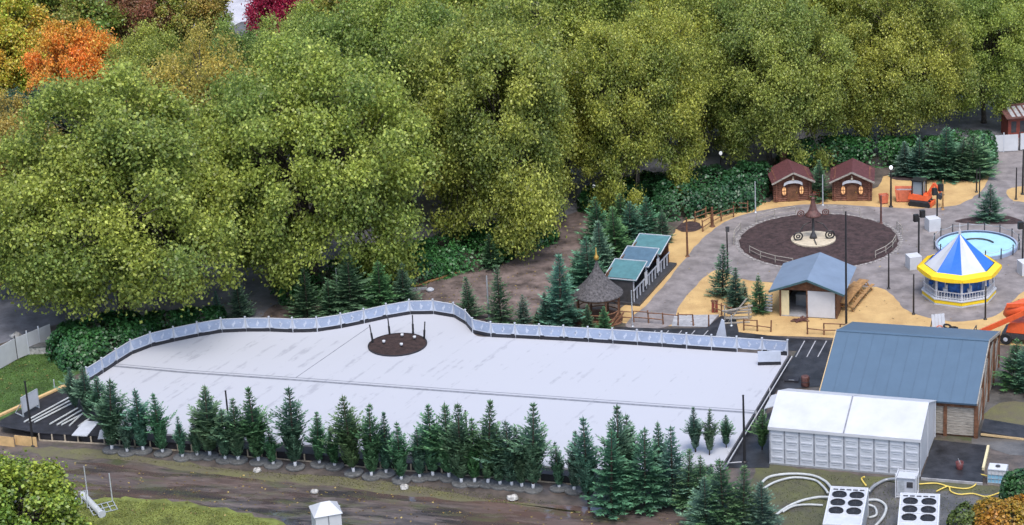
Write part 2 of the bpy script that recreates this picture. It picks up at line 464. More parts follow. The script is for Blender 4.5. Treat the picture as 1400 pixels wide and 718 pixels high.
sheet('asphalt_road', [(-120, 400), (60, 388), (210, 372), (360, 345), (560, 300), (760, 262), (940, 208), (1060, 180), (1250, 158), (1400, 120), (1520, 95),
                       (1540, 130), (1400, 185), (1300, 188), (1180, 195), (1040, 220), (960, 245), (830, 282), (770, 300), (600, 330), (440, 372), (385, 412), (340, 440), (240, 448), (100, 440), (0, 470), (-120, 500)], 0.004, 'asphalt', 0.05)
sheet('far_path', [(180, 40), (300, 15), (330, -40), (520, -60), (520, 20), (400, 30), (330, 30), (290, 55)], 0.004, 'pale_path', 0.05)
sheet('dirt_path', [(735, 330), (770, 298), (815, 282), (805, 320), (790, 345), (770, 400), (700, 440), (560, 425), (375, 438), (372, 418), (420, 410), (560, 388), (640, 375), (690, 360)], 0.008, 'brown_path', 0.15)
sheet('lawn', [(-60, 480), (40, 478), (80, 478), (112, 500), (95, 520), (0, 575), (-60, 590)], 0.008, 'lawn', 0.15)
sheet('muddy_track', [(-80, 630), (30, 622), (120, 632), (260, 642), (420, 655), (520, 668), (640, 680), (760, 690), (900, 700), (1000, 716), (1010, 760), (700, 770), (430, 725), (360, 702), (250, 690), (180, 682), (100, 690), (-80, 700)], 0.008, 'mud', 0.2)
sheet('mossy_verge', [(40, 612), (160, 618), (300, 640), (420, 650), (520, 658), (640, 680), (760, 695), (790, 700), (700, 690), (560, 678), (440, 664), (300, 650), (180, 632), (60, 624)], 0.012, 'moss', 0.25)
sheet('grass_verge', [(-80, 705), (70, 690), (160, 680), (240, 685), (340, 702), (400, 722), (440, 760), (-80, 780)], 0.016, 'turf', 0.25)
sheet('grass_patch', [(1035, 638), (1090, 640), (1200, 652), (1330, 664), (1390, 670), (1420, 700), (1300, 740), (1180, 720), (1090, 735), (1030, 700)], 0.008, 'wet_grass', 0.2)
sheet('wet_hardstanding', [(1190, 664), (1260, 668), (1340, 676), (1400, 668), (1420, 600), (1500, 610), (1460, 760), (1190, 750)], 0.012, 'wet_yard', 0.2)
sheet('yard', [(1340, 500), (1362, 490), (1420, 530), (1480, 600), (1420, 625), (1350, 612), (1330, 602)], 0.008, 'wet_yard', 0.15)
sheet('yard_grass', [(1352, 560), (1385, 548), (1440, 560), (1440, 582), (1352, 578)], 0.012, 'moss', 0.15)

sheet('woodchip_ground', [(838, 438), (870, 405), (905, 362), (920, 322), (935, 302), (968, 288), (1010, 278), (1052, 276), (1090, 262), (1195, 258), (1215, 240), (1330, 244), (1352, 232), (1366, 214), (1440, 200), (1520, 300), (1500, 480), (1400, 472), (1300, 470), (1160, 462), (1010, 455), (990, 434), (960, 432), (925, 445)], 0.008, 'woodchip', 0.15)
sheet('plaza_paving', [(856, 446), (888, 412), (922, 372), (955, 332), (990, 304), (1040, 288), (1110, 279), (1200, 283), (1265, 285), (1312, 279), (1340, 262), (1354, 238), (1362, 206), (1375, 190), (1450, 185), (1470, 300), (1450, 380), (1400, 398), (1368, 428), (1330, 438), (1285, 438), (1240, 424), (1222, 405), (1205, 394), (1180, 392), (1150, 388), (1100, 388), (1048, 386), (1008, 380), (985, 368), (962, 380), (930, 416), (915, 446)], 0.012, 'paving', 0.08)
sheet('chip_island', [(1376, 262), (1388, 256), (1420, 256), (1440, 280), (1400, 276), (1384, 274)], 0.016, 'woodchip', 0.08)
sheet('concrete_pad', [(922, 431), (983, 430), (968, 447), (918, 446)], 0.016, 'concrete', 0.0, smooth=False)
sheet('tarmac_strip', [(842, 447), (905, 449), (965, 449), (985, 432), (1006, 434), (1010, 454), (1080, 462), (1160, 466), (1128, 528), (1062, 534), (1040, 570), (1060, 560), (1052, 640), (985, 640), (1090, 480), (950, 474), (836, 462)], 0.02, 'tarmac', 0.04, smooth=False)
sheet('tree_mulch', [(1305, 302), (1335, 296), (1360, 292), (1394, 300), (1392, 306), (1330, 306)], 0.02, 'mulch', 0.05)
sheet('mulch_ring', [(925, 312), (935, 304), (950, 303), (960, 310), (950, 316), (933, 317)], 0.02, 'mulch', 0.06)
sheet('hedge_bed', [(1225, 246), (1228, 232), (1345, 228), (1356, 228), (1345, 240), (1336, 248), (1290, 246)], 0.016, 'mulch', 0.06)
# stall bay lines on the tarmac
mb = MB()
for x in range(850, 965, 18):
    a = at(x, 463, .024); b = at(x + 10, 452, .024); d = Vector((0.045, 0, 0))
    mb.add([a - d, a + d, b + d, b - d], [(0, 1, 2, 3)])
for x in (1088, 1103, 1118):
    a = at(x, 488, .024); b = at(x + 12, 466, .024); d = Vector((0.045, 0, 0))
    mb.add([a - d, a + d, b + d, b - d], [(0, 1, 2, 3)])
struct(mb.build('bay_lines', 'concrete'))

# ================================================================== TREES
def branch_tubes(mb, p, q, r0, r1, rng, bend=0.12, n=4):
    p = Vector(p); q = Vector(q); L_ = (q - p).length
    pts = [p + (q - p) * (i / n) + Vector((rng.uniform(-1, 1), rng.uniform(-1, 1), rng.uniform(-.3, .8))) * L_ * bend * math.sin(math.pi * i / n) for i in range(n + 1)]
    mb.tube(pts, r0, 6, r1)
    return pts

def broadleaf(seed, R=9.5, H=19.0, z0=3.0, lobes=235, leaves=980, lsize=0.27, sparse=1.0, m='plane_leaf', matb='bark'):
    """crown and trunk meshes of one deciduous tree; lobes of leaves round the limb ends"""
    rng = random.Random(seed); g = np.random.default_rng(seed)
    zc = z0 + (H - z0) * 0.47; rz = (H - z0) * 0.53
    ph = [rng.uniform(0, 6.28) for _ in range(6)]
    def bulge(a, e):
        return 1 + 0.13 * math.sin(2 * a + ph[0]) + 0.10 * math.sin(3 * a + ph[1]) + 0.08 * math.sin(5 * a + ph[2] + 2 * e) + 0.08 * math.sin(4 * e + ph[3])
    cs = []
    tries = 0
    while len(cs) < lobes and tries < 6000:
        tries += 1
        a = rng.uniform(0, 2 * math.pi); e = math.asin(rng.uniform(-0.9, 1))
        k = rng.uniform(0.45, 0.98) ** .6 * bulge(a, e)
        # wider low down, rounded top
        ce = math.cos(e) ** (.5 if e < 0 else .9)
        c = Vector((math.cos(a) * ce * R * k, math.sin(a) * ce * R * k, zc + math.sin(e) * rz * k))
        r = rng.uniform(0.95, 1.9) * R / 9.5
        if all((c - d).length > 0.39 * (r + s) for d, s in cs): cs.append((c, r))
    P, Nn, S, T = [], [], [], []
    for c, r in cs:
        n = int(leaves * sparse * (r / 1.8) ** 2 * rng.uniform(0.75, 1.1))
        d = g.normal(size=(n, 3)) * 0.48
        d[:, 2] = d[:, 2] * .85 + .1
        p = np.array(c) + d * r
        out = np.array((c - Vector((0, 0, zc - rz * .4))).normalized())
        P.append(p); Nn.append(out * 0.35 + d * .3 + np.array([0, 0, 0.45]) + g.normal(size=(n, 3)) * 0.75)
        S.append(lsize * g.uniform(0.65, 1.35, n))
        lt = .5 + .28 * math.sin(c.x * .55 + ph[4]) * math.sin(c.y * .6 + ph[5]) + .18 * math.sin(c.z * .7 + ph[2]) + rng.uniform(-.16, .16)
        T.append(np.stack([np.clip(lt + g.normal(size=n) * 0.24, 0, 1), g.random(n)], 1))
    crown = leaf_mesh('crown', np.concatenate(P), np.concatenate(Nn), np.concatenate(S), np.concatenate(T), m, rng=g)
    mb = MB()
    fork = Vector((rng.uniform(-.3, .3), rng.uniform(-.3, .3), max(z0 + 1.0, H * 0.24)))
    mb.tube([(0, 0, -0.1), (0, 0, 0.5), fork * 0.6, fork], [0.62, 0.45, 0.40, 0.38], 9)
    mains = []
    for i in range(7):
        a = i * 2 * math.pi / 7 + rng.uniform(-.3, .3); e = rng.uniform(0.5, 1.25)
        L_ = R * rng.uniform(0.5, 0.62)
        q = fork + Vector((math.cos(a) * math.cos(e), math.sin(a) * math.cos(e), math.sin(e) * 1.25)) * L_
        mains.append((branch_tubes(mb, fork, q, 0.22, 0.10, rng), q))
    mb.tube([fork, fork + Vector((.2, .1, 3)), (0.3, -.2, H * 0.72)], [0.3, 0.2, 0.08], 6)
    mains.append(([fork, Vector((0.3, -.2, H * 0.72))], Vector((0.3, -.2, H * 0.72))))
    for c, r in cs:
        pts, q = min(mains, key=lambda t: (t[1] - c).length)
        branch_tubes(mb, pts[rng.choice((-1, -2))] if len(pts) > 2 else q, c, 0.085, 0.03, rng, 0.08, 3)
    return crown, mb.mesh('trunk', matb, True)

PLANES = [broadleaf(s, R=9.6, H=19.5, z0=2.4) for s in (11, 23, 37, 41, 59)]
AUT = [broadleaf(s, R=7.0, H=15.0, z0=3.0, lobes=170, leaves=1500, lsize=0.27, m='autumn_leaf') for s in (71, 83)]
SPARSE = broadleaf(97, R=9.0, H=18.5, z0=3.0, lobes=150, leaves=480, lsize=0.26)

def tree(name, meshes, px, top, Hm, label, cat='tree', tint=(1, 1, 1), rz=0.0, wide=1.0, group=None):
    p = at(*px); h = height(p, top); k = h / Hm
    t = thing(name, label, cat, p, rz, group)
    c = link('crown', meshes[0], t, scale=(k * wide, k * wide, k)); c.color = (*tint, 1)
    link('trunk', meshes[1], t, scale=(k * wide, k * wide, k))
    return t

PG = 'plane trees behind the rink and market'
G = [(1.0, 1.0, 1.0), (1.08, 1.02, 1.0), (0.95, 1.0, 1.0), (1.15, 1.03, .9), (0.9, 0.98, 1.0)]
plane_list = [
    # base px, top y, label
    (172, 450, 128, 'big plane tree at the left with branches drooping over the rink fence'),
    (432, 394, 62, 'broad plane tree behind the left bend of the rink fence'),
    (688, 326, 20, 'tall plane tree overhanging the green hedge and brown path'),
    (872, 276, 22, 'plane tree behind the teal roofed stalls'),
    (1052, 232, -12, 'plane tree right behind the two log cabins on their left'),
    (1222, 204, -18, 'plane tree behind the firs and orange excavator'),
    (1345, 168, -40, 'plane tree next to the white hoarding at upper right'),
    (20, 392, 150, 'brownish plane tree cut by the left picture edge above the white hoarding'),
    (300, 330, 60, 'thin plane tree with bare twigs showing between the two big left planes'),
    (560, 292, 0, 'plane tree in the second rank between the broad plane and the tall plane'),
    (775, 240, -30, 'plane tree in the second rank left of the stalls at the top'),
    (960, 200, -55, 'plane tree in the second rank above the lit path lamp'),
    (1140, 165, -70, 'plane tree in the second rank above the gap between the cabins'),
    (1290, 130, -85, 'plane tree in the second rank above the excavator at the top'),
    (1400, 108, -80, 'yellowing plane tree in the top right corner'),
    (425, 232, 30, 'plane tree in the third rank just right of the dark red maple'),
    (635, 200, -70, 'plane tree in the third rank at the top centre'),
    (860, 160, -100, 'plane tree in the third rank above the stalls at the top edge'),
    (1060, 125, -120, 'plane tree in the third rank at the top edge above the cabins'),
    (330, 225, 45, 'dark green plane tree below the pale path at upper left'),
    (222, 262, 62, 'olive plane tree right of the orange tree'),
]
tints = [(.98, 1.0, .95), (1.0, 1.04, 1.0), (1.0, .97, .95), (1.12, 1.04, .95), (.95, .96, 1.0), (1.08, 1.0, .95), (1.0, 1.05, 1), (1.3, .85, .9), (1.3, 0.95, .95),
         (.92, .98, .95), (1.0, 1.0, .95), (1.15, 1.06, .9), (1.1, 1.04, .9), (1.2, 1.06, .85), (1.35, 1.12, .8), (.95, 1.0, .95), (1.1, 1.05, .9), (1.25, 1.12, .85), (1.25, 1.1, .85), (.72, .85, .95), (1.05, 1.0, .9)]
for i, (x, y, top, lab) in enumerate(plane_list):
    me = SPARSE if i == 8 else PLANES[i % 5]
    tree('plane_tree', me, (x, y), top, 18.5 if i == 8 else 19.5, lab, 'tree', tints[i], rz=i * 1.37, wide=(.98, .86, .76, .70, .74, .76, .72)[i] if i < 7 else .8, group=PG)

tree('maple_tree', AUT[0], (128, 225), 28, 15, 'orange and gold autumn tree at upper left', 'tree', (0.80, 0.38, 0.06), 0.4, .66)
tree('lime_tree', AUT[1], (18, 190), 14, 15, 'golden yellow tree in the top left corner', 'tree', (0.55, 0.47, 0.06), 1.4, 1.0)
tree('copper_tree', AUT[0], (205, 125), -45, 15, 'brown-red copper tree at the top left edge', 'tree', (0.30, 0.16, 0.08), 2.2, .6)
tree('maple_tree', AUT[1], (415, 112), -70, 15, 'dark red maple at the top edge beside the pale path', 'tree', (0.42, 0.03, 0.08), 0.9, .6)
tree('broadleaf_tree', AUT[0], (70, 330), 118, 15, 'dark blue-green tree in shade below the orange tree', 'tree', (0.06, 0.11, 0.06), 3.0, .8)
tree('broadleaf_tree', AUT[1], (60, 150), -50, 15, 'deep green tree between the yellow tree and the copper tree', 'tree', (0.26, 0.32, 0.06), 4.0, 1.0)
tree('broadleaf_tree', AUT[0], (258, 118), -40, 15, 'yellow-green tree at the top edge left of the pale path', 'tree', (0.33, 0.33, 0.06), 5.0, .85)
tree('broadleaf_tree', AUT[1], (530, 120), -70, 15, 'mid green tree at the top edge right of the dark red maple', 'tree', (0.30, 0.34, 0.06), 5.3, 1.1)

# ------------------------------------------------------------------ firs
def fir(seed, kind='open', H=5.0, Rm=1.15, z0=0.25):
    """needle sprays in whorls on a stem; 'net' keeps the lower branches wrapped up against the stem"""
    rng = random.Random(seed); g = np.random.default_rng(seed)
    Q, T = [], []
    def card(p, d, l, wd, n, tone):
        d = d.normalized(); s = d.cross(n)
        if s.length < 1e-3: s = d.orthogonal()
        s.normalize()
        Q.extend([p, p + d * l * .45 - s * wd * .5, p + d * l, p + d * l * .45 + s * wd * .5])
        T.extend([tone] * 4)
    z = z0
    while z < H * 0.955:
        t = (z - z0) / (H - z0)
        if kind == 'open':
            L_ = Rm * (1 - t) ** 0.85 * (0.88 if t < .06 else 1); el = 0.02 + 0.65 * t
        else:
            split = 0.33
            if t < split: L_ = Rm * (0.36 + 0.42 * (t / split) ** 1.2); el = 1.15 - .2 * t
            else:
                q = (t - split) / (1 - split); L_ = Rm * (0.80 * (1 - q) ** 1.1 + .02); el = 0.42 + 0.35 * q
        nb = 9 if t < 0.45 else 7 if t < .75 else 5
        a0 = rng.uniform(0, 6.28)
        for b in range(nb):
            a = a0 + b * 2 * math.pi / nb + rng.uniform(-.25, .25)
            L2 = L_ * rng.uniform(0.5, 1.15) * (1 + .16 * math.sin(2 * a + seed) + .12 * math.sin(3 * a + z * 2 + seed)); e = el + rng.uniform(-.14, .14)
            if kind != 'open' and t < .33: L2 = min(L2 / max(math.cos(e), .4) * .8, 1.25)
            dr = Vector((math.cos(a) * math.cos(e), math.sin(a) * math.cos(e), math.sin(e)))
            side = Vector((-math.sin(a), math.cos(a), 0)); up = side.cross(dr) * -1
            if up.z < 0: up = -up
            k = max(2, int(L2 / 0.14))
            base = Vector((0, 0, z)); bt = rng.random()
            for i in range(k):
                s = (i + .5) / k
                if s < .18 and k > 4: continue
                p = base + dr * (L2 * s) + Vector((0, 0, -0.10 * L2 * math.sin(s * 2.6) + .06 * L2 * s * s))
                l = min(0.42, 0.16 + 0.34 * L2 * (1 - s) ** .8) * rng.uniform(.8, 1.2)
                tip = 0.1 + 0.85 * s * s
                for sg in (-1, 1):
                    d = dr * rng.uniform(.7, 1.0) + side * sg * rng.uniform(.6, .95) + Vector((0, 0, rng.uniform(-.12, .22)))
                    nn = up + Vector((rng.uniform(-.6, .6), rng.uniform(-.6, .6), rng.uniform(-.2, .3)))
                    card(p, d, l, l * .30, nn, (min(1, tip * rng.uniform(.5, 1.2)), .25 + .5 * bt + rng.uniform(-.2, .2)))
                card(p, dr + Vector((0, 0, rng.uniform(0, .5))), .22, .09, up + side * rng.uniform(-1, 1), (tip, rng.random()))
        z += (0.19 + 0.06 * (1 - t) + (.06 if t > .6 else 0)) * rng.uniform(.85, 1.15) * H / 5
    for i in range(14):  # leader
        a = rng.uniform(0, 6.28); zz = H * (.93 + .055 * i / 14)
        card(Vector((0, 0, zz)), Vector((math.cos(a) * .6, math.sin(a) * .6, .8)), .16 * (1.2 - i / 16), .05, Vector((rng.uniform(-1, 1), rng.uniform(-1, 1), .2)), (.6, rng.random()))
    for a in (0, 1.6): card(Vector((0, 0, H * .9)), Vector((0, 0, 1)), H * .12, .045, Vector((math.cos(a), math.sin(a), 0)), (.5, .5))
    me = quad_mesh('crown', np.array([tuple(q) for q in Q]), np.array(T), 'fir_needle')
    tb = MB().tube([(0, 0, -.02), (0, 0, H * .5), (0, 0, H * .97)], [0.075, 0.05, 0.012], 6)
    return me, tb.mesh('trunk', 'fir_bark', True)

FO = [fir(s, 'open', Rm=r) for s, r in ((1, 1.6), (2, 1.85), (3, 1.45), (4, 1.75), (5, 1.6), (6, 1.7))]
FN = [fir(s, 'net', Rm=r, z0=.32) for s, r in ((11, 1.75), (12, 2.1), (13, 1.5), (14, 1.95), (15, 1.65), (16, 1.85))]
disc_me = MB().lathe([(0.0, 0.0), (0.66, 0.0), (0.68, 0.03), (0.68, 0.14), (0.64, 0.17), (0.0, 0.17)], 20, close=False).mesh('foot_disc', 'disc_concrete')
collar_me = MB().lathe([(0.10, 0.17), (0.115, 0.2), (0.115, 0.5), (0.085, 0.5), (0.085, 0.3)], 10, close=False).mesh('collar', 'white_paint', True)

FIRN = 0
def fir_tree(px, top, label, group, net=False, disc=False, wide=1.0, z=0.0, tint=None, var=None, cat='fir tree'):
    global FIRN
    FIRN += 1
    rng = random.Random(FIRN * 17)
    p = at(px[0], px[1], z); h = height(p, top)
    t = thing('fir_tree', label, cat, p, rng.uniform(0, 6.28), group)
    t.rotation_euler[0] = rng.gauss(0, .035); t.rotation_euler[1] = rng.gauss(0, .035)
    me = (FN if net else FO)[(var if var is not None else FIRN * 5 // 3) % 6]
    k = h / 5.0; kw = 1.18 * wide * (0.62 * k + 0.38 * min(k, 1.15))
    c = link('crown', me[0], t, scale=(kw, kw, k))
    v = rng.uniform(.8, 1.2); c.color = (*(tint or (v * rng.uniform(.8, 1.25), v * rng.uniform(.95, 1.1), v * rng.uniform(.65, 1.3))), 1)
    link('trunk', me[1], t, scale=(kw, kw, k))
    if disc:
        link('foot_disc', disc_me, t); link('collar', collar_me, t)
    return t

front = [(153, 617, 518, 1.05), (174, 620, 562, .8), (196, 618, 530, .95), (223, 621, 537, .95), (250, 627, 568, .85), (270, 625, 566, .85), (287, 625, 524, 1.15), (308, 630, 556, .9), (326, 631, 543, 1.0), (354, 633, 530, 1.1), (374, 637, 580, .9),
         (404, 640, 530, 1.05), (437, 636, 563, .9), (458, 639, 580, .95), (484, 648, 540, 1.0), (508, 653, 552, .95), (528, 649, 562, .85), (549, 658, 575, .95), (574, 655, 585, .85), (592, 653, 554, .95), (614, 655, 549, 1.0), (631, 662, 547, 1.0),
         (649, 662, 572, .9), (667, 663, 547, 1.0), (684, 665, 582, .95), (700, 666, 573, 1.1), (714, 668, 584, .9), (729, 670, 546, .95), (765, 669, 605, .9), (785, 672, 588, .9)]
for i, (x, y, t, wd) in enumerate(front):
    fir_tree((x, y), t, 'netted fir in a concrete disc, %s from the left in the row before the rink' % ORD[i], 'netted firs in concrete discs along the rink front', True, True, wd)
for i, (x, y, t, wd, lab) in enumerate([(104, 560, 500, .9, 'leftmost of the three firs standing on the black deck by the fence end'), (122, 571, 498, .95, 'middle one of the three firs standing on the black deck by the fence end'), (142, 580, 512, .95, 'rightmost of the three firs standing on the black deck by the fence end')]):
    fir_tree((x, y), t, lab, 'firs on the black deck', True, False, wd, z=0.59)
near = [(805, 688, 566, .9, 1, 'tall fir at the left end of the dense clump at lower right'), (836, 696, 588, 1.05, 0, 'broad bright fir in front of the dense clump beside the muddy track'), (846, 678, 548, .9, 1, 'tallest fir at the back of the dense clump'),
        (863, 674, 568, .9, 1, 'slim netted fir at the back of the dense clump right of its tallest'), (882, 692, 582, .95, 0, 'grey-green fir in the middle of the dense clump'), (903, 676, 577, .85, 1, 'narrow netted fir behind the middle of the dense clump'),
        (920, 688, 582, .95, 0, 'full green fir at the right side of the dense clump'), (940, 694, 612, .95, 0, 'short bushy fir at the right end of the dense clump'), (951, 618, 556, 1.0, 1, 'dark netted fir leaning at the rink corner'),
        (970, 622, 559, .8, 1, 'tightly netted fir beside the rink corner'), (993, 612, 566, .95, 1, 'netted fir with a bushy middle at the rink corner next to the black pole'), (1042, 615, 560, .95, 1, 'netted fir against the left end of the white pavilion'),
        (966, 724, 650, 1.15, 0, 'left one of the four low firs at the bottom left of the chillers'), (990, 722, 626, 1.2, 0, 'tallest of the four low firs at the bottom left of the chillers'), (1016, 728, 636, 1.1, 0, 'third of the four low firs at the bottom left of the chillers'), (1044, 730, 655, 1.1, 0, 'right one of the four low firs nearest the chillers'),
        (957, 694, 622, .95, 0, 'low fir filling the gap between the dense clump and the four low firs'), (975, 686, 634, .8, 1, 'small netted fir below the rink corner')]
for x, y, t, wd, nn, lab in near: fir_tree((x, y), t, lab, 'loose firs waiting near the chillers', bool(nn), False, wd, z=0.72 if x in (951, 970, 993) else 0.0)
back = [(300, 440, 398, 1.0, 'small fir in shade behind the fence at the left'), (330, 436, 380, 1.1, 'dark fir beside the thin pole behind the left fence'), (421, 434, 366, 1.1, 'leftmost of the five blue-green firs behind the fence bend'), (452, 431, 383, 1.05, 'second of the five blue-green firs behind the fence bend'),
        (480, 428, 345, 1.25, 'tallest of the five blue-green firs behind the fence bend'), (521, 424, 354, 1.2, 'fourth of the five blue-green firs behind the fence bend'), (553, 418, 357, 1.0, 'rightmost of the five blue-green firs behind the fence bend'),
        (643, 436, 377, 1.05, 'rounded fir right behind the bulge of the fence'), (685, 442, 362, .85, 'slim fir behind the fence right of the grey pole'), (673, 366, 318, 1.0, 'pale fir further back at the edge of the brown path'), (716, 442, 402, .9, 'small dark fir between the slim fir and the tall fir'),
        (735, 443, 424, 1.0, 'lowest little fir at the foot of the tall fir'), (768, 447, 345, 1.1, 'tall bright fir left of the round gazebo'), (748, 446, 398, 1.0, 'fir half hidden left of the tall bright fir'), (803, 450, 415, 1.1, 'low fir in front of the round gazebo on its left'), (826, 452, 418, 1.0, 'low fir in front of the round gazebo on its right')]
for x, y, t, wd, lab in back: fir_tree((x, y), t, lab, 'firs behind the rink fence', False, False, wd)
stallf = [(790, 392, 340, 1.1, 'fir above the gazebo roof on its left'), (806, 400, 322, 1.1, 'fir directly behind the gazebo roof'), (822, 372, 298, 1.2, 'tall fir behind the gazebo and left of the blue stall roof'), (820, 330, 268, 1.1, 'fir at the corner of the brown path and the stalls'), (842, 352, 280, 1.15, 'fir left of the far teal stall roof'),
          (862, 335, 274, 1.2, 'fir behind the far teal stall roof on its left'), (884, 328, 266, 1.1, 'fir behind the far teal stall roof'), (907, 330, 285, 1.0, 'fir at the right rear corner of the stalls'), (850, 318, 262, 1.1, 'fir in the back rank behind the stalls')]
for x, y, t, wd, lab in stallf: fir_tree((x, y), t, lab, 'firs around the stalls', False, False, wd)
hutf = [(988, 405, 333, .95, 'tallest fir of the clump left of the blue roofed hut'), (1006, 419, 366, 1.1, 'bluish fir in the middle of the clump left of the hut'), (1018, 412, 384, .9, 'small fir in the clump next to the hut path'), (1039, 427, 376, .9, 'slim fir right beside the striped board and the hut')]
for x, y, t, wd, lab in hutf: fir_tree((x, y), t, lab, 'firs left of the hut', False, False, wd)
fir_tree((1353, 301, ), 250, 'lone fir in a dark mulch bed on the plaza', None, False, False, 1.15)
exf = [(1238, 238, 192, 'first fir from the left in the screen behind the excavator'), (1256, 242, 188, 'second fir from the left in the screen behind the excavator'), (1274, 243, 192, 'third fir from the left in the screen behind the excavator'), (1293, 243, 172, 'tallest fir in the screen behind the excavator'),
       (1312, 244, 188, 'third fir from the right in the screen behind the excavator'), (1329, 243, 182, 'second fir from the right in the screen behind the excavator'), (1345, 236, 182, 'last fir at the right end of the screen near the white hoarding')]
for x, y, t, lab in exf: fir_tree((x, y), t, lab, 'fir screen behind the excavator', False, False, 1.35)
fir_tree((1121, 272), 218, 'fir standing between the two log cabins', None, False, False, 1.1)
fir_tree((1384, 528), 462, 'fir at the right edge beside the blue roofed barn', 'firs by the barn', False, False, 1.2)
fir_tree((1404, 534), 466, 'fir cut by the right picture edge beside the barn', 'firs by the barn', False, False, 1.2)

# ------------------------------------------------------------------ hedges and shrubs
def leaf_blob(name, boxes, n, size, m, seed=1, tint=(1, 1, 1)):
    """leaves over the skin of rounded boxes given as (centre, half sizes, angle)"""
    g = np.random.default_rng(seed); P, Nn = [], []
    tot = sum(b[1][0] * b[1][1] + b[1][0] * b[1][2] + b[1][1] * b[1][2] for b in boxes)
    for c, hs, a in boxes:
        k = int(n * (hs[0] * hs[1] + hs[0] * hs[2] + hs[1] * hs[2]) / tot)
        d = g.normal(size=(k, 3)); d[:, 2] = np.abs(d[:, 2]) * 1.1 - .15
        d /= np.linalg.norm(d, axis=1, keepdims=True)
        e = np.sign(d) * np.abs(d) ** 0.62
        e *= (0.86 + .18 * g.random(k) + .07 * np.sin(e[:, 0] * hs[0] * 2.1 + seed) * np.sin(e[:, 1] * hs[1] * 2.3))[:, None]
        p = e * np.array(hs); ca, sa = math.cos(a), math.sin(a)
        R2 = np.array([[ca, -sa, 0], [sa, ca, 0], [0, 0, 1]])
        P.append(p @ R2.T + np.array(c)); Nn.append(d @ R2.T + np.array([0, 0, .5]) + g.normal(size=(k, 3)) * .5)
    P = np.concatenate(P); Nn = np.concatenate(Nn); P[:, 2] = np.maximum(P[:, 2], .03)
    k = len(P); big = .5 + .5 * np.sin(P[:, 0] * 1.1 + seed) * np.sin(P[:, 1] * 1.3)
    T = np.stack([np.clip(.6 * big + .4 * g.random(k), 0, 1), g.random(k)], 1)
    return leaf_mesh(name, P, Nn, size * g.uniform(.6, 1.4, k), T, m, rng=g)

def hedge(name, px, wd, h, label, n, seed, m='laurel_leaf', size=.26, tint=(1, 1, 1), cat='hedge'):
    pts = [at(*p) for p in px]; c0 = pts[0]
    t = thing(name, label, cat, c0)
    boxes = []
    rng = random.Random(seed)
    for a, b in zip(pts, pts[1:]):
        L_ = (b - a).length; k = max(1, round(L_ / (wd * 1.1))); ang = math.atan2(b.y - a.y, b.x - a.x)
        for i in range(k):
            c = a + (b - a) * ((i + .5) / k) - c0
            boxes.append(((c.x, c.y, 0), (L_ / k * .72, wd / 2 * rng.uniform(.9, 1.12), h * rng.uniform(.88, 1.1)), ang))
    o = link('foliage', leaf_blob('foliage', boxes, n, size, m, seed), t); o.color = (*tint, 1)
    mb = MB()
    for c, hs, a in boxes:
        for k in range(3):
            x = c[0] + rng.uniform(-.6, .6) * hs[0]; y = c[1] + rng.uniform(-.5, .5) * hs[1]
            mb.tube([(x, y, -.02), (x + rng.uniform(-.2, .2), y + .1, hs[2] * .8)], .05, 5, .015)
    mb.build('stem', 'bark', t)
    return t

hedge('laurel_hedge', [(95, 492), (190, 470)], 6.0, 2.6, 'round dark laurel bush between the white hoarding and the rink fence', 9000, 3)
hedge('laurel_hedge', [(205, 455), (300, 446)], 2.6, 1.8, 'low dark laurel hedge in shade along the left rink fence', 4500, 4)
hedge('laurel_hedge', [(400, 402), (500, 388), (590, 364), (670, 343), (735, 322)], 6.5, 1.7, 'long green laurel hedge curving along the brown path behind the rink', 19000, 5, tint=(1.3, 1.25, 1.2))
hedge('laurel_hedge', [(812, 290), (860, 275), (900, 262)], 4.0, 2.0, 'laurel hedge behind the stalls along the asphalt road', 7000, 6)
hedge('laurel_hedge', [(900, 284), (950, 280), (1000, 268), (1040, 272)], 8.0, 2.8, 'broad dark hedge left of the log cabins', 15000, 7, tint=(.75, .75, .95))
hedge('laurel_hedge', [(1080, 230), (1160, 222), (1235, 222)], 3.6, 2.4, 'dark hedge behind the log cabins', 8000, 8)
hedge('laurel_hedge', [(1232, 226), (1350, 218)], 4.0, 2.6, 'dark hedge behind the fir screen', 6000, 9)
hedge('garden_shrub', [(1388, 704), (1402, 690)], 2.2, 2.8, 'bushy green shrub by the water tank at lower right', 4500, 10, 'shrub_leaf', .24, (.4, .75, 1.0), 'shrub')
hedge('garden_shrub', [(1345, 730), (1410, 725)], 2.6, 2.2, 'yellow-orange shrub in the bottom right corner', 4500, 11, 'autumn_leaf', .2, (.40, .235, .03), 'shrub')
hedge('garden_shrub', [(1310, 728), (1330, 716)], 2.0, 1.4, 'small olive shrub at the bottom left of the orange shrub', 1500, 12, 'shrub_leaf', .2, (1.1, 1, 1), 'shrub')
FG = broadleaf(131, R=4.6, H=9.5, z0=2.0, lobes=120, leaves=2700, lsize=.25, m='shrub_leaf')
tree('broadleaf_tree', FG, (18, 806), 640, 9.5, 'green treetop in the bottom left corner of the picture', 'tree', (2.7, 2.3, 1.4), 1.0, 1.15)
tree('broadleaf_tree', FG, (-35, 745), 596, 9.5, 'treetop cut by the left edge at the bottom', 'tree', (2.4, 2.1, 1.3), 2.6, 1.0)

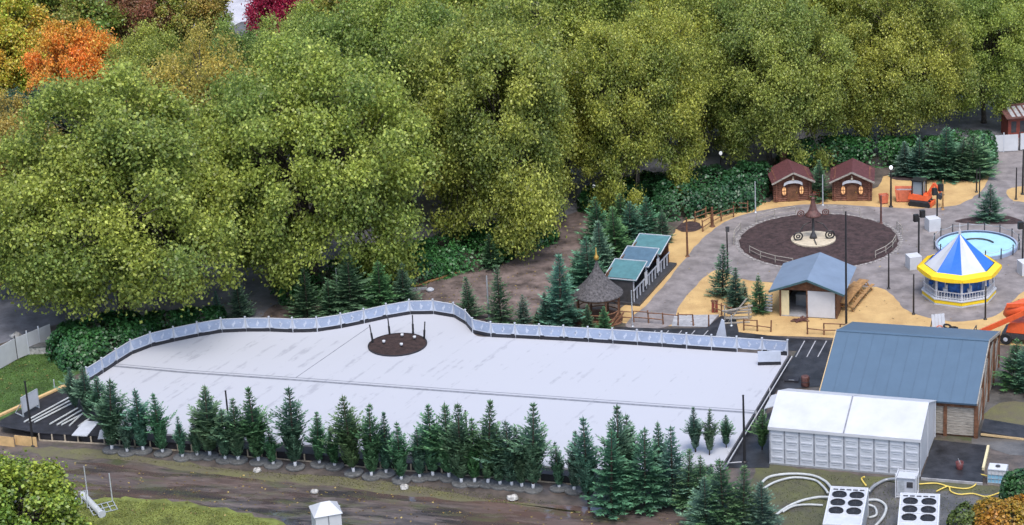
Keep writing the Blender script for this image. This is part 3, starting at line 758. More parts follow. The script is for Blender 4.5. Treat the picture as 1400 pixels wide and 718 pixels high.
# ================================================================== ICE RINK
ZR = 0.72
fence_px = [(120, 523), (144, 508), (182, 483.5), (215, 472), (250, 464.5), (296, 455.5), (330, 453.5), (363, 453), (400, 454.5), (434, 453.5), (480, 446), (530, 435), (568, 429), (600, 430), (624, 435), (640, 446), (652, 459), (680, 461), (760, 465), (860, 471), (960, 478), (1043, 483.5), (1077, 486)]
line = smooth_line([at(x, y, ZR) for x, y in fence_px], 8)
U = (at(1043, 483.5, ZR) - at(680, 461, ZR)).normalized()          # along the straight fence
ARINK = math.atan2(U.y, U.x)
ice_mat(heading((405, 515), (508, 445)))
rink = thing('ice_rink', 'large white ice surface of the rink with a dark seam across it', 'ice rink', at(600, 520, 0))
O = Vector(rink.location)
fr = [(1077, 486), (1033, 560), (1016, 588), (988, 634), (957, 636), (900, 645), (780, 640), (656, 629), (572, 621), (418, 608), (267, 597), (215, 592), (160, 580), (135, 552)]
ice_poly = [p.copy() for p in line] + [at(x, y, ZR) for x, y in fr[1:]]
ice_poly = [p - O for p in ice_poly]
MB().prism([(p.x, p.y) for p in ice_poly], 0.0, ZR).build('ice_sheet', 'ice', rink)
# dark seam pipes lying in the ice
mb = MB(); sp = [(150, 500), (250, 509), (425, 521), (600, 534), (760, 545.5), (900, 555.5), (1035, 565)]
q = [at(x, y, ZR + .004) - O for x, y in sp]
for off, wd in ((0, .30), (.42, .10)):
    for a, b in zip(q, q[1:]):
        n = Vector((-(b - a).y, (b - a).x, 0)).normalized(); a2, b2 = a + n * off, b + n * off
        mb.add([a2 - n * wd / 2, b2 - n * wd / 2, b2 + n * wd / 2, a2 + n * wd / 2], [(0, 1, 2, 3)])
mb.build('seam', 'seam_grey', rink)
mb = MB(); a, b = at(506, 446, ZR + .005) - O, at(405, 516, ZR + .005) - O; mb.bar(a, b, .06, .012); mb.build('cable', 'seam_grey', rink)

plat = thing('rink_platform', 'black deck carrying the rink with a timber stud front', 'platform', at(600, 620, 0))
O = Vector(plat.location)
outer = [(0, 593), (53, 602), (142, 607), (205, 612.5), (319, 622.5), (416, 630), (520, 640.5), (646, 650), (738, 657.5), (792, 662.5), (900, 668), (975, 648), (984, 640)]
top = [at(x, y - 10, ZR - .13) - O for x, y in outer]
left_in = [(93, 524), (40, 552), (0, 573)]
dk = [p for p in top] + [at(1000, 618, ZR - .03) - O, at(900, 600, ZR - .03) - O, at(500, 570, ZR - .03) - O, at(220, 560, ZR - .03) - O, at(170, 530, ZR - .03) - O, at(122, 508, ZR - .03) - O] + [at(x, y, ZR - .03) - O for x, y in left_in]
MB().prism([(p.x, p.y) for p in dk], ZR - .16, ZR - .13).build('deck', 'black_mat', plat)
# studs, rails, and a black strip painting in the shade of the open gaps
rail, gap_mb = MB(), MB()
stud_me = MB().box(-.05, .05, -.03, .03, .06, ZR - .165).mesh('stud', 'pale_wood')
for a, b in zip(top[1:-2], top[2:-1]):
    L_ = (b - a).length; d = (b - a) / L_; n = Vector((d.y, -d.x, 0)); k = max(1, int(L_ / 1.0))
    for i in range(k):
        p = a + d * (i * L_ / k); link('stud', stud_me, plat, Vector((p.x, p.y, 0)) + n * .02, math.atan2(d.y, d.x))
    rail.bar(Vector((a.x, a.y, .03)) + n * .07, Vector((b.x, b.y, .03)) + n * .07, .06, .12)
    gap_mb.bar(Vector((a.x, a.y, .28)) - n * .1, Vector((b.x, b.y, .28)) - n * .1, .02, .54)
rail.build('bottom_rail', 'pale_wood', plat); gap_mb.build('gap_shade', 'black_mat', plat)
a, b = at(0, 574, ZR) - O, at(93, 525, ZR) - O
MB().bar(a + Vector((-1.5, -.75, -.02)), b + Vector((0, 0, -.02)), .28, .14).build('edge_plank', 'ply', plat)
for x0, x1 in ((-8, 20), (21, 51)):
    a, b = at(x0, 608, 0) - O, at(x1, 611, 0) - O
    MB().slab([a + Vector((0, -.03, 0)), b + Vector((0, -.03, 0)), b + Vector((0, -.03, .75)), a + Vector((0, -.03, .75))], .04).build('fascia_board', 'ply', plat)
# metal edge of the ice at the right
ed = MB(); a, b = at(1079, 487, ZR), at(990, 634, ZR); ed.bar(a - O + Vector((.08, 0, .01)), b - O + Vector((.08, 0, .01)), .08, .14)
ed.build('edge_rail', 'black_mat', plat)
ed = MB(); ed.bar(a - O + Vector((.22, 0, -.02)), b - O + Vector((.22, 0, -.02)), .05, .06)
for x, y in ((1047, 548), (1028, 580), (990, 634)):
    p = at(x, y, 0) - O; ed.bar(p + Vector((.3, 0, 0)), p + Vector((.3, 0, 1.0)), .06); ed.bar(p + Vector((.3, 0, .03)), p + Vector((1.3, .05, .03)), .06)
ed.build('gate_post', 'white_paint', plat)

# ---- boards round the rink
boards = thing('rink_fence', 'pale blue printed fence panels curving along the far side of the rink', 'fence', line[0])
O = Vector(line[0])
seg = [0.0]
for a, b in zip(line, line[1:]): seg.append(seg[-1] + (b - a).length)
TOT = seg[-1]; NP = round(TOT / 1.92)
def along(s):
    for i in range(len(seg) - 1):
        if seg[i + 1] >= s: return line[i].lerp(line[i + 1], (s - seg[i]) / max(1e-6, seg[i + 1] - seg[i]))
    return line[-1].copy()
pan = MB().box(0.03, .97, -.015, .015, .28, 1.10).mesh('panel', 'fence_blue')
kick = MB().box(0, 1, -.05, .03, -.02, .26).mesh('kick_board', 'black_mat')
cap = MB().box(0, 1, -.03, .03, 1.10, 1.16).mesh('top_rail', 'white_panel')
post = MB().box(-.04, .04, -.05, .03, 0, 1.22).cbox((0, -.01, 1.22), (.13, .13, .08)).mesh('post', 'white_panel')
def prints():
    out = []
    for k in range(3):
        rng = random.Random(40 + k); m = MB(); y = -.019
        def poly(pts): m.add([(x, y, z) for x, z in pts], [tuple(range(len(pts)))])
        # white corner drifts, thin frame and a skating figure
        for sx in (0, 1):
            f = (lambda x: x) if sx == 0 else (lambda x: 1 - x)
            pts = [(f(.03), .28), (f(.20), .28), (f(.14), .42), (f(.10), .56), (f(.065), .78), (f(.05), 1.0), (f(.03), 1.1)]
            poly(pts if sx == 0 else pts[::-1])
            for j in range(5):
                cx, cz, r = f(rng.uniform(.1, .24)), rng.uniform(.75, 1.05), rng.uniform(.018, .035)
                poly([(cx + r * .55 * math.cos(i * 1.047), cz + r * math.sin(i * 1.047)) for i in range(6)])
        poly([(.03, .28), (.97, .28), (.97, .33), (.6, .36), (.4, .36), (.03, .33)])
        lean = (-.05, .04, .0)[k]
        poly([(.455, .46), (.5, .44), (.53, .62), (.58, .70), (.545 + lean, .84), (.49 + lean, .84), (.46, .66)])
        poly([(.42, .60), (.46, .58), (.51, .72), (.48, .76)])
        poly([(.52 + lean + .022 * math.cos(i * .785), .90 + .05 * math.sin(i * .785)) for i in range(8)])
        out.append(m.mesh('print', 'fence_print'))
    return out
PR = prints()
for i in range(NP):
    a, b = along(TOT * i / NP), along(TOT * (i + 1) / NP); d = b - a; ang = math.atan2(d.y, d.x); L_ = d.length
    if i != NP - 2:
        for nm, me in (('kick_board', kick),): link(nm, me, boards, a - O, ang, (L_, 1, 1))
    p = link('panel', pan, boards, a - O, ang, (L_, 1, 1))
    link('print', PR[i % 3], p); link('top_rail', cap, p)
    link('post', post, boards, a - O, ang)
link('post', post, boards, line[-1] - O, ARINK)
g_ = thing('gate_panel', 'loose pale panel standing on the ice near the right end of the fence', 'panel', at(1052, 499, ZR), ARINK)
MB().box(-.85, .85, -.03, .03, .26, 1.1).build('face', 'fence_print', g_)
MB().box(-.85, .85, -.05, .05, .0, .26).build('edge_board', 'black_mat', g_)
g_.rotation_euler[2] = ARINK + .22
t = thing('snow_slide_sign', 'small pale blue triangular board peeking over the fence', 'sign', at(985, 467, 0), ARINK)
MB().add([(-.5, 0, 0), (.5, 0, 0), (.32, 0, 1.75), (.12, 0, 1.85), (-.5, .1, 0), (.5, .1, 0), (.32, .1, 1.75), (.12, .1, 1.85)], [(0, 1, 2, 3), (7, 6, 5, 4), (0, 4, 5, 1), (1, 5, 6, 2), (2, 6, 7, 3), (3, 7, 4, 0)]).build('board', 'fence_print', t)
MB().bar((-.2, .14, 0), (.1, .14, 1.4), .07).bar((.4, .14, 0), (.3, .14, 1.4), .07).build('brace', 'galvanised', t)

# ---- round bed let into the ice
c = at(543.5, 472, ZR)
bed = thing('mulch_bed', 'round brown mulch bed let into the ice', 'flower bed', c)
r = (at(582, 472, ZR) - at(505, 472, ZR)).length / 2
rng = random.Random(5)
MB().lathe([(r, -.05), (r, .08), (r * .6, .12), (0.01, .14)], 40).build('mulch', 'mulch_dark', bed)
MB().lathe([(r + .01, .0), (r + .09, .0), (r + .09, .10), (r + .01, .10)], 40, close=False).build('rim', 'black_mat', bed)
for i, (x, y, yt, lab) in enumerate([(510, 470, 444, 'leftmost dark post at the round bed on the ice'), (533, 459, 435, 'second dark post from the left at the back of the round bed on the ice'), (565, 458, 431, 'third dark post from the left at the back of the round bed on the ice'), (580, 465, 440, 'rightmost leaning dark post at the round bed on the ice')]):
    p = at(x, y, ZR); h = height(p, yt)
    t = thing('bed_post', lab, 'post', p, 0, 'dark posts at the round bed on the ice')
    MB().tube([(0, 0, 0), (.05 * (i - 1.5), 0, h * .55)], .085, 7).build('sleeve', 'black_metal', t)
    MB().tube([(.05 * (i - 1.5), 0, h * .5), (.1 * (i - 1.5), .0, h)], .05, 7).build('shaft', 'black_metal', t)
for x, y, lab in [(525, 471, 'small white spotlight at the left of the round bed on the ice'), (549, 475, 'double white spotlight in the middle of the round bed on the ice'), (550, 462, 'small white spotlight at the back of the round bed on the ice'), (567, 465, 'small white spotlight at the right of the round bed on the ice')]:
    t = thing('spotlight', lab, 'spotlight', at(x, y, ZR + .1), 0, 'spotlights in the round bed')
    MB().tube([(0, 0, -.02), (0, 0, .16)], .04, 6).build('stake', 'black_metal', t)
    MB().lathe([(.05, .14), (.11, .2), (.13, .34), (.05, .36)], 10).build('head', 'white_paint', t, True)

# ---- things lying on the black deck at the left
for i, (a, b, lab) in enumerate([((33, 577), (97, 542), 'longest white pipe at the left of the bundle on the black deck'), ((40, 577.5), (99, 546), 'second long white pipe on the black deck'), ((47, 577.5), (101, 550), 'third long white pipe on the black deck'), ((68, 580), (106, 558), 'white pipe in the middle of the black deck'),
                                ((78, 581), (111, 561), 'fifth white pipe from the left on the black deck'), ((84, 581), (113, 566), 'short white pipe beside a bent one on the black deck'), ((95, 582), (110, 568), 'bent short white pipe near the firs on the black deck'), ((107, 583), (124, 571), 'last short white pipe by the white board on the black deck')]):
    pa, pb = at(*a, ZR - .05), at(*b, ZR - .05)
    tag(MB().tube([(0, 0, 0), pb - pa], .065, 6).build('pipe', 'hose_white', None, loc=pa), lab, 'pipe', 'white pipes on the deck')
pts = [at(x, y, ZR - .08) for x, y in ((98, 596), (119, 597), (135, 578), (116, 576))]
tag(MB().add([p - pts[0] for p in pts] + [p - pts[0] + Vector((0, 0, .07)) for p in pts], [(0, 3, 2, 1), (4, 5, 6, 7), (0, 1, 5, 4), (1, 2, 6, 5), (2, 3, 7, 6), (3, 0, 4, 7)]).build('white_board', 'white_panel', None, loc=pts[0]), 'flat white board lying on the black deck near the firs', 'board')
p = at(143, 600, ZR - .1)
tag(MB().add([(-.5, 0, 0), (.45, -.1, 0), (.4, .1, .75), (-.3, .2, .6), (-.5, .06, 0), (.45, -.04, 0), (.4, .16, .75), (-.3, .26, .6)], [(0, 1, 2, 3), (7, 6, 5, 4), (0, 4, 5, 1), (1, 5, 6, 2), (2, 6, 7, 3), (3, 7, 4, 0)]).build('white_offcut', 'white_panel', None, loc=p), 'small white offcut leaning under the leftmost big fir', 'board')
p = at(43, 564, ZR - .1); t = thing('framed_panel', 'upright white framed panel on the black deck at the left', 'panel', p, heading((32, 568), (53, 556)))
MB().box(-.85, .85, -.03, .03, .35, 1.5).build('face', 'white_panel', t)
m_ = MB()
for x in (-.88, .88): m_.bar((x, 0, 0), (x, 0, 1.55), .08)
m_.bar((-.88, 0, 1.53), (.88, 0, 1.53), .07).bar((-.88, 0, .33), (.88, 0, .33), .07).bar((-.88, 0, .05), (-.6, 1.0, .05), .07).bar((.88, 0, .05), (1.1, 1.0, .05), .07).bar((-.88, 0, 1.2), (-.6, 1.0, .06), .05).bar((.88, 0, 1.2), (1.1, 1.0, .06), .05)
m_.build('frame', 'galvanised', t)

# ================================================================== BUILDINGS
def hwall(name, parent, m, x0, x1, y0, y1, z0, z1): return MB().box(x0, x1, y0, y1, z0, z1).build(name, m, parent)

def place(name, label, cat, pl, pr, z=0):
    """front-left and front-right base pixels give position, facing and width"""
    a, b = at(*pl, z), at(*pr, z); d = b - a
    return thing(name, label, cat, a, math.atan2(d.y, d.x)), d.length

# ---- white pavilion tent
tent, W = place('white_pavilion', 'white gabled frame tent with ribbed wall panels', 'tent', (1053, 634), (1257, 652.5))
D, HW, RISE = 6.4, 2.8, 1.2
ribp = MB().box(.04, .96, 0, .06, .12, HW)
for z in (.5, 1.1, 1.7, 2.2): ribp.box(.14, .86, -.05, 0, z, z + .10).box(.24, .76, -.03, 0, z - .16, z - .1)
ribm = ribp.mesh('wall_panel', 'white_panel')
for i in range(10): link('wall_panel', ribm, tent, (i * W / 10, 0, 0), 0, (W / 10, 1, 1))
m_ = MB()
for i in range(11): m_.box(i * W / 10 - .045, i * W / 10 + .045, -.02, .05, .08, HW - .2)
m_.build('mullion_row', 'seam_grey', tent)
hwall('base_sill', tent, 'grey_metal', -.06, W + .06, -.08, .02, 0, .12)
for x in (-.01, W + .01):
    MB().add([(x - .02, .02, .1), (x - .02, D, .1), (x - .02, D, HW), (x - .02, D / 2, HW + RISE), (x - .02, .02, HW), (x + .02, .02, .1), (x + .02, D, .1), (x + .02, D, HW), (x + .02, D / 2, HW + RISE), (x + .02, .02, HW)],
             [(0, 1, 2, 3, 4), (9, 8, 7, 6, 5), (0, 5, 6, 1), (1, 6, 7, 2), (2, 7, 8, 3), (3, 8, 9, 4), (4, 9, 5, 0)]).build('gable_wall', 'white_sheet', tent)
hwall('back_wall', tent, 'white_panel', .02, W - .02, D - .05, D, .1, HW)
for k, (x0, x1) in enumerate(((-.1, W / 2 - .03), (W / 2 + .03, W + .1))):
    MB().slab([(x0, -.12, HW - .02), (x1, -.12, HW - .02), (x1, D / 2, HW + RISE + .06), (x0, D / 2, HW + RISE + .06)], .06).slab([(x0, D / 2 + .002, HW + RISE + .06), (x1, D / 2 + .002, HW + RISE + .06), (x1, D + .12, HW - .02), (x0, D + .12, HW - .02)], .06).build('roof_sheet', 'white_sheet', tent)
hwall('valance', tent, 'white_sheet', -.1, W + .1, -.14, -.125, HW - .22, HW)
MB().bar((W / 2, -.12, HW), (W / 2, D / 2, HW + RISE + .07), .09, .06).build('roof_seam', 'seam_grey', tent)
m_ = MB()
for y, z in ((.02, HW), (D / 2, HW + RISE), (D, HW)): m_.bar((W + .05, y, 0.05), (W + .05, y, z), .06)
m_.bar((W + .05, .02, HW), (W + .05, D / 2, HW + RISE), .05).bar((W + .05, D / 2, HW + RISE), (W + .05, D, HW), .05)
m_.build('gable_frame', 'white_panel', tent)
MB().slab([(-1.1, D * .5, 2.6), (-.05, D * .5, 3.0), (-.05, D * .86, 3.0), (-1.1, D * .86, 2.6)], .05).box(-1.1, -1.06, D * .5, D * .86, 2.2, 2.58).build('side_canopy', 'white_sheet', tent)

# ---- barn with the blue roof
barn, W = place('blue_roofed_barn', 'large blue roofed timber barn with weathered grey plank walls', 'building', (1128, 582.7), (1334, 599))
DB, HW, RISE = 12.7, 2.75, 1.95
roofc = []
for nm, y0, z0, y1, z1 in (('roof_slope', -.35, HW - .05, DB / 2, HW + RISE), ('roof_slope', DB / 2 + .002, HW + RISE, DB + .35, HW - .05)):
    MB().slab([(-.3, y0, z0), (W + .06, y0, z0), (W + .06, y1, z1), (-.3, y1, z1)], .14).build(nm, 'blue_roof', barn)
sm = MB(); k = 12
for i in range(1, k):
    x = -.3 + (W + .36) * i / k
    sm.bar((x, -.34, HW - .04), (x, DB / 2 - .17, HW + RISE - .045), .035, .035)
sm.build('roof_seam', 'blue_roof', barn)
MB().box(-.32, W + .08, DB / 2 - .16, DB / 2 + .16, HW + RISE - .03, HW + RISE + .03).build('ridge_cap', 'blue_roof', barn)
for x in (-.33, W + .10):
    MB().bar((x, -.35, HW - .11), (x, DB / 2, HW + RISE - .06), .06, .2).bar((x, DB / 2, HW + RISE - .06), (x, DB + .35, HW - .11), .06, .2).build('barge_board', 'light_wood' if x < 0 else 'grey_wood', barn)
# plank walls: boards as geometry, joined where only a few pixels tall
def planks(name, x0, x1, y, z0, z1, hgt, m, axis='x', parent=None):
    rng = random.Random(name + str(x0)); mb = MB(); z = z0
    while z < z1 - .03:
        h = min(hgt * rng.uniform(.85, 1.1), z1 - z); o = rng.uniform(-.012, .012)
        if axis == 'x': mb.box(x0, x1, y + o, y + .05 + o, z, z + h - .018)
        else: mb.box(y - .05 + o, y + o, x0, x1, z, z + h - .018)
        z += h
    return mb.build(name, m, parent)
hwall('wall_core', barn, 'brown_wood', .1, W - .1, .1, DB - .1, 0, HW - .1)
for k, x in enumerate(np.linspace(0, W - 2.6, 5)): planks('plank_bay', x + .14, x + 2.46, .0, .15, HW - .5, .2, 'grey_wood', 'x', barn)
for x in list(np.linspace(.0, W, 6)): hwall('post', barn, 'brown_wood', x - .12, x + .12, -.1, .06, 0, HW - .08)
hwall('lintel', barn, 'brown_wood', .1, W - .1, -.07, .06, HW - .5, HW - .12)
for k in range(4):
    y0 = .2 + k * (DB - .3) / 4; y1 = y0 + (DB - .3) / 4 - .22; hh = HW - .35 + RISE * (1 - max(abs(y0 - DB / 2), abs(y1 - DB / 2)) / (DB / 2))
    planks('plank_bay', y0, y1, W + .04, .15, hh, .22, 'grey_wood', 'y', barn)
    MB().bar((W + .09, y0, .2), (W + .09, y1, hh - .15), .05, .14).build('brace', 'brown_wood', barn)
for k in range(5):
    y = .06 + k * (DB - .12) / 4; hh = HW - .1 + (RISE - .1) * (1 - abs(y - DB / 2) / (DB / 2))
    hwall('post', barn, 'brown_wood', W - .06, W + .14, y - .1, y + .1, 0, hh)
# ramp and yard deck
a = at(1341, 597, 0); t = thing('ramp', 'dark grey ramp with a timber edge at the barn corner', 'ramp', a, heading((1341, 597), (1396, 601)))
MB().add([(0, 0, 0), (3.2, 0, 0), (3.2, 2.1, 0), (0, 2.1, 0), (0, 0, .42), (3.2, 0, .08), (3.2, 2.1, .08), (0, 2.1, .42)], [(0, 3, 2, 1), (4, 5, 6, 7), (0, 1, 5, 4), (1, 2, 6, 5), (2, 3, 7, 6), (3, 0, 4, 7)]).build('plate', 'tarmac', t)
MB().bar((0, -.06, .2), (3.1, -.06, .05), .08, .14).build('edge_beam', 'light_wood', t)
pts = [at(x, y, 0) for x, y in ((1259, 656), (1343, 663), (1351, 612), (1277, 604))]; O = pts[0]
t = thing('side_deck', 'dark wet deck with pale timber kerb beside the white pavilion', 'deck', O)
MB().prism([(p - O).to_2d() for p in pts], .0, .16).build('planking', 'tarmac', t)
MB().bar(pts[0] - O + Vector((0, -.06, .1)), pts[1] - O + Vector((0, -.06, .1)), .08, .18).build('front_kerb', 'concrete', t)
MB().bar(at(1342, 646) - O + Vector((.1, 0, .2)), at(1349, 615) - O + Vector((.1, 0, .2)), .16, .3).build('side_beam', 'cream', t)
t = thing('bucket', 'dark red bucket on the deck beside the white pavilion', 'bucket', at(1312, 641, .16)); MB().lathe([(.2, 0), (.28, .5), (.25, .5), (.2, .1)], 12, close=False).build('body', 'red_bucket', t, True); MB().ring((0, 0, .5), .27, .02, (1, 0, .4), 10, 4).build('handle', 'grey_metal', t)

# ---- hut with pale blue roof
hut, W = place('blue_roofed_hut', 'small blue roofed hut with a white sliding door', 'hut', (1066, 432), (1144.5, 436.5))
D, HW, RISE = 5.2, 2.35, 1.0
mid = W / 2
for x0, z0, x1, z1 in ((-.75, HW - .12, mid, HW + RISE), (mid + .002, HW + RISE, W + .65, HW - .12)):
    MB().slab([(x0, -.5, z0), (x1, -.5, z1), (x1, D + .6, z1), (x0, D + .6, z0)], .1).build('roof_slope', 'hut_roof', hut)
for s in ((-.75, mid), (W + .65, mid)):
    MB().bar((s[0], -.53, HW - .16), (mid, -.53, HW + RISE - .06), .06, .16).build('barge_board', 'dark_teal', hut)
hwall('side_wall', hut, 'brown_wood', 0, .08, .1, D, 0, HW - .1); hwall('side_wall', hut, 'brown_wood', W - .08, W, .1, D, 0, HW - .1)
hwall('back_wall', hut, 'grey_wood', .08, W - .08, D - .08, D, 0, HW - .1); hwall('floor', hut, 'concrete', .08, W - .08, .02, D - .1, .0, .1)
hwall('sliding_door', hut, 'white_paint', mid - .02, W - .16, -.05, .02, .08, HW - .1)
hwall('cream_panel', hut, 'cream', .14, .75, .03, .08, .1, HW - .18)
for x in (.0, mid - .14, W - .12): hwall('post', hut, 'brown_wood', x, x + .12, -.02, .12, 0, HW - .05)
MB().add([(0, .0, HW - .1), (W, .0, HW - .1), (mid, .0, HW + RISE - .18), (0, .06, HW - .1), (W, .06, HW - .1), (mid, .06, HW + RISE - .18)], [(0, 1, 2), (5, 4, 3), (0, 3, 4, 1), (1, 4, 5, 2), (2, 5, 3, 0)]).build('gable', 'brown_wood', hut)
hwall('counter', hut, 'grey_metal', .9, mid - .3, 2.2, 2.8, .1, 1.0)
p = at(1050.5, 427); t = thing('striped_board', 'white board with dark stripes beside the hut', 'sign', p, heading((1044, 427), (1056, 428)))
for k in range(6): MB().box(-.32, .32, -.03 + .03 * k, .01 + .03 * k, .08 + k * .24, .23 + k * .24).build('slat', 'white_paint', t)
MB().bar((-.26, .05, 0), (-.26, .25, 1.5), .06).bar((.26, .05, 0), (.26, .25, 1.5), .06).build('frame', 'dark_grey', t)
def picnic(px, rz, label):
    t = thing('picnic_table', label, 'picnic table', at(*px), rz, 'picnic tables by the hut')
    MB().box(-.9, .9, -.38, .38, .70, .76).build('table_top', 'picnic_wood', t)
    for s in (-1, 1): MB().box(-.9, .9, s * .75 - .14, s * .75 + .14, .42, .47).build('bench', 'picnic_wood', t)
    for x in (-.65, .65): MB().bar((x, -.8, 0), (x, -.25, .7), .08).bar((x, .8, 0), (x, .25, .7), .08).bar((x, -.8, .38), (x, .8, .38), .08).build('leg', 'picnic_wood', t)
hr = hut.rotation_euler[2]
picnic((1157, 421), hr + 1.45, 'picnic table nearest the hut corner'); picnic((1166, 410), hr + 1.4, 'middle picnic table beside the hut'); picnic((1176, 399), hr + 1.35, 'picnic table farthest along the hut side')
t = thing('firewood_pile', 'small dark heap of sticks before the hut opening', 'pile', at(1094, 440)); rng = random.Random(3)
m_ = MB()
for k in range(16):
    a = rng.uniform(0, 3.14); m_.bar((-.5 * math.cos(a) + rng.uniform(-.3, .3), -.3 * math.sin(a), rng.uniform(.03, .15)), (.5 * math.cos(a) + rng.uniform(-.3, .3), .3 * math.sin(a), rng.uniform(.05, .4)), .06)
struct(m_.build('sticks', 'rust', t), 'stuff')

# ---- log cabins
def cabin(pl, pr, label):
    cb, W = place('log_cabin', label, 'cabin', pl, pr)
    cb['group'] = 'log cabins'
    D, HW, RISE = 3.0, 2.1, .75; mid = W / 2
    lg = MB(); z = .0
    while z < HW - .05:
        zc = z + .09
        lg.tube([(-.14, .1, zc), (W + .14, .1, zc)], .095, 6).tube([(-.14, D - .1, zc), (W + .14, D - .1, zc)], .095, 6)
        lg.tube([(.1, -.14, zc + .06), (.1, D + .14, zc + .06)], .095, 6).tube([(W - .1, -.14, zc + .06), (W - .1, D + .14, zc + .06)], .095, 6); z += .18
    lg.build('log_wall', 'log_wood', cb)
    MB().add([(0, .03, HW - .05), (W, .03, HW - .05), (mid, .03, HW + RISE - .05), (0, .12, HW - .05), (W, .12, HW - .05), (mid, .12, HW + RISE - .05)], [(0, 1, 2), (5, 4, 3), (0, 3, 4, 1), (1, 4, 5, 2), (2, 5, 3, 0)]).build('gable', 'log_wood', cb)
    for x0, z0, x1, z1 in ((-.36, HW - .12, mid, HW + RISE + .08), (mid + .002, HW + RISE + .08, W + .36, HW - .12)):
        MB().slab([(x0, -.55, z0), (x1, -.55, z1), (x1, D + .4, z1), (x0, D + .4, z0)], .12).build('roof_slope', 'maroon_roof', cb)
    MB().bar((-.36, -.58, HW - .2), (mid, -.58, HW + RISE), .05, .14).bar((W + .36, -.58, HW - .2), (mid, -.58, HW + RISE), .05, .16).build('barge_board', 'grey_wood', cb)
    dr = MB(); pts = [(mid - .48, .02), (mid + .48, .02), (mid + .48, 1.15)] + [(mid + .48 * math.cos(a), 1.15 + .45 * math.sin(a)) for a in np.linspace(.3, 2.84, 7)] + [(mid - .48, 1.15)]
    n = len(pts); dr.add([(x, -.06, z) for x, z in pts] + [(x, .05, z) for x, z in pts], [tuple(range(n)), tuple(range(2 * n - 1, n - 1, -1))] + [(i, n + i, n + (i + 1) % n, (i + 1) % n) for i in range(n)])
    d_ = dr.build('door', 'brown_wood', cb); MB().cbox((mid + .34, -.09, .8), (.06, .06, .12)).build('handle', 'gold', d_)
    for s in (-1, 1):
        c0 = mid + s * .78
        f = MB().lathe([(.02, 0), (.2, .0)], 14, close=False); vs = [(c0 + v[0] * .95, -.055, 1.05 + v[1] * 2.0) for v in f.v]
        g2 = MB(); g2.add(vs[14:], [tuple(range(13, -1, -1))]); wnd = g2.build('window', 'lit_panel', cb)
        pts = [(c0 + .22 * math.cos(a), -.07, 1.05 + .43 * math.sin(a)) for a in np.linspace(0, 2 * math.pi, 15)]
        MB().tube(pts, .045, 5, cap=False).bar((c0, -.07, .64), (c0, -.07, 1.46), .05).bar((c0 - .2, -.07, 1.05), (c0 + .2, -.07, 1.05), .05).build('frame', 'brown_wood', wnd)
    ar = [(mid + .86 * math.cos(a), 1.72 + .36 * math.sin(a)) for a in np.linspace(2.9, .24, 11)]; lo = [(x, z - .26) for x, z in ar[::-1]]
    pts = ar + lo; n = len(pts); s_ = MB(); s_.add([(x, -.30, z) for x, z in pts] + [(x, -.24, z) for x, z in pts], [(i, n - 1 - i, n - 2 - i, i + 1) for i in range(10)] + [(i, (i + 1) % n, n + (i + 1) % n, n + i) for i in range(n)] + [(n + i + 1, 2 * n - 2 - i, 2 * n - 1 - i, n + i) for i in range(10)])
    sg = s_.build('arched_sign', 'white_paint', cb); MB().lathe([(.09, 2.08), (.12, 2.19), (.03, 2.29), (.06, 2.36), (0.005, 2.49)], 8, (mid, -.27)).build('crest', 'tan_stone', sg)
    return cb
cabin((1060, 277), (1108, 274), 'left log cabin with maroon roof and arched white sign'); cabin((1140, 275), (1190, 275), 'right log cabin with maroon roof, beside the orange skip')

# ---- linked stalls
a, b = at(866, 417), at(915, 363); ang = math.atan2((b - a).y, (b - a).x); LN = (b - a).length
st = thing('market_stall_row', 'row of three linked dark stalls with teal and blue roofs', 'stall', a, ang)   # x runs away along the row, y to the left
WD = 2.25
MB().box(-.2, LN + .2, -.6, WD, 0, .22).build('floor_deck', 'dark_grey', st)
MB().box(0, LN, WD - .1, WD, .22, 2.3).build('back_wall', 'brown_wood', st)
MB().box(0, .1, .0, WD - .1, .22, 2.2).build('end_wall', 'dark_grey', st); MB().box(LN - .1, LN, .0, WD - .1, .22, 2.2).build('end_wall', 'brown_wood', st)
MB().box(0.1, LN - .1, .12, .3, .22, 1.05).build('counter', 'black_mat', st)
ml = LN / 3
for k in range(3):
    x0, x1 = k * ml - .12, (k + 1) * ml - .35
    q = [(x0, -.35, 2.15), (x0, WD + .15, 2.15), (x1, WD + .15, 2.75), (x1, -.35, 2.75)]
    rf = MB().slab(q[::-1], .08).build('roof_panel', 'slate_roof' if k == 1 else 'teal_roof', st)
    m_ = MB()
    for i in range(4): m_.bar(Vector(q[i]) + Vector((0, 0, .03)), Vector(q[(i + 1) % 4]) + Vector((0, 0, .03)), .055, .06)
    m_.build('border', 'white_panel', rf)
    MB().box(x0 + .1, x1, WD - .05, WD + .02, 2.0, 2.5).build('side_infill', 'brown_wood', st)
    for i in range(4): MB().bar((k * ml + .15 + i * ml / 4, -.02, .22), (k * ml + .15 + i * ml / 4, -.02, 2.15 if i == 0 else 1.15), .1).build('post', 'white_panel', st)
MB().bar((0, -.05, 1.2), (LN, -.05, 1.2), .07, .09).build('counter_rail', 'white_panel', st)
for k in (1, 2):
    t = thing('menu_board', 'white board hung on the stall front between the %s roofs' % ('near teal and blue' if k == 1 else 'blue and far teal'), 'sign', at(865, 417) + Vector((math.cos(ang), math.sin(ang), 0)) * k * ml + Vector((math.sin(ang), -math.cos(ang), 0)) * .14 + Vector((0, 0, .22)), ang)
    MB().box(-.3, .3, -.03, .03, .35, 1.55).build('face', 'white_paint', t); MB().bar((-.2, .0, 0), (-.2, 0, .35), .05).bar((.2, 0, 0), (.2, 0, .35), .05).build('foot', 'dark_grey', t)

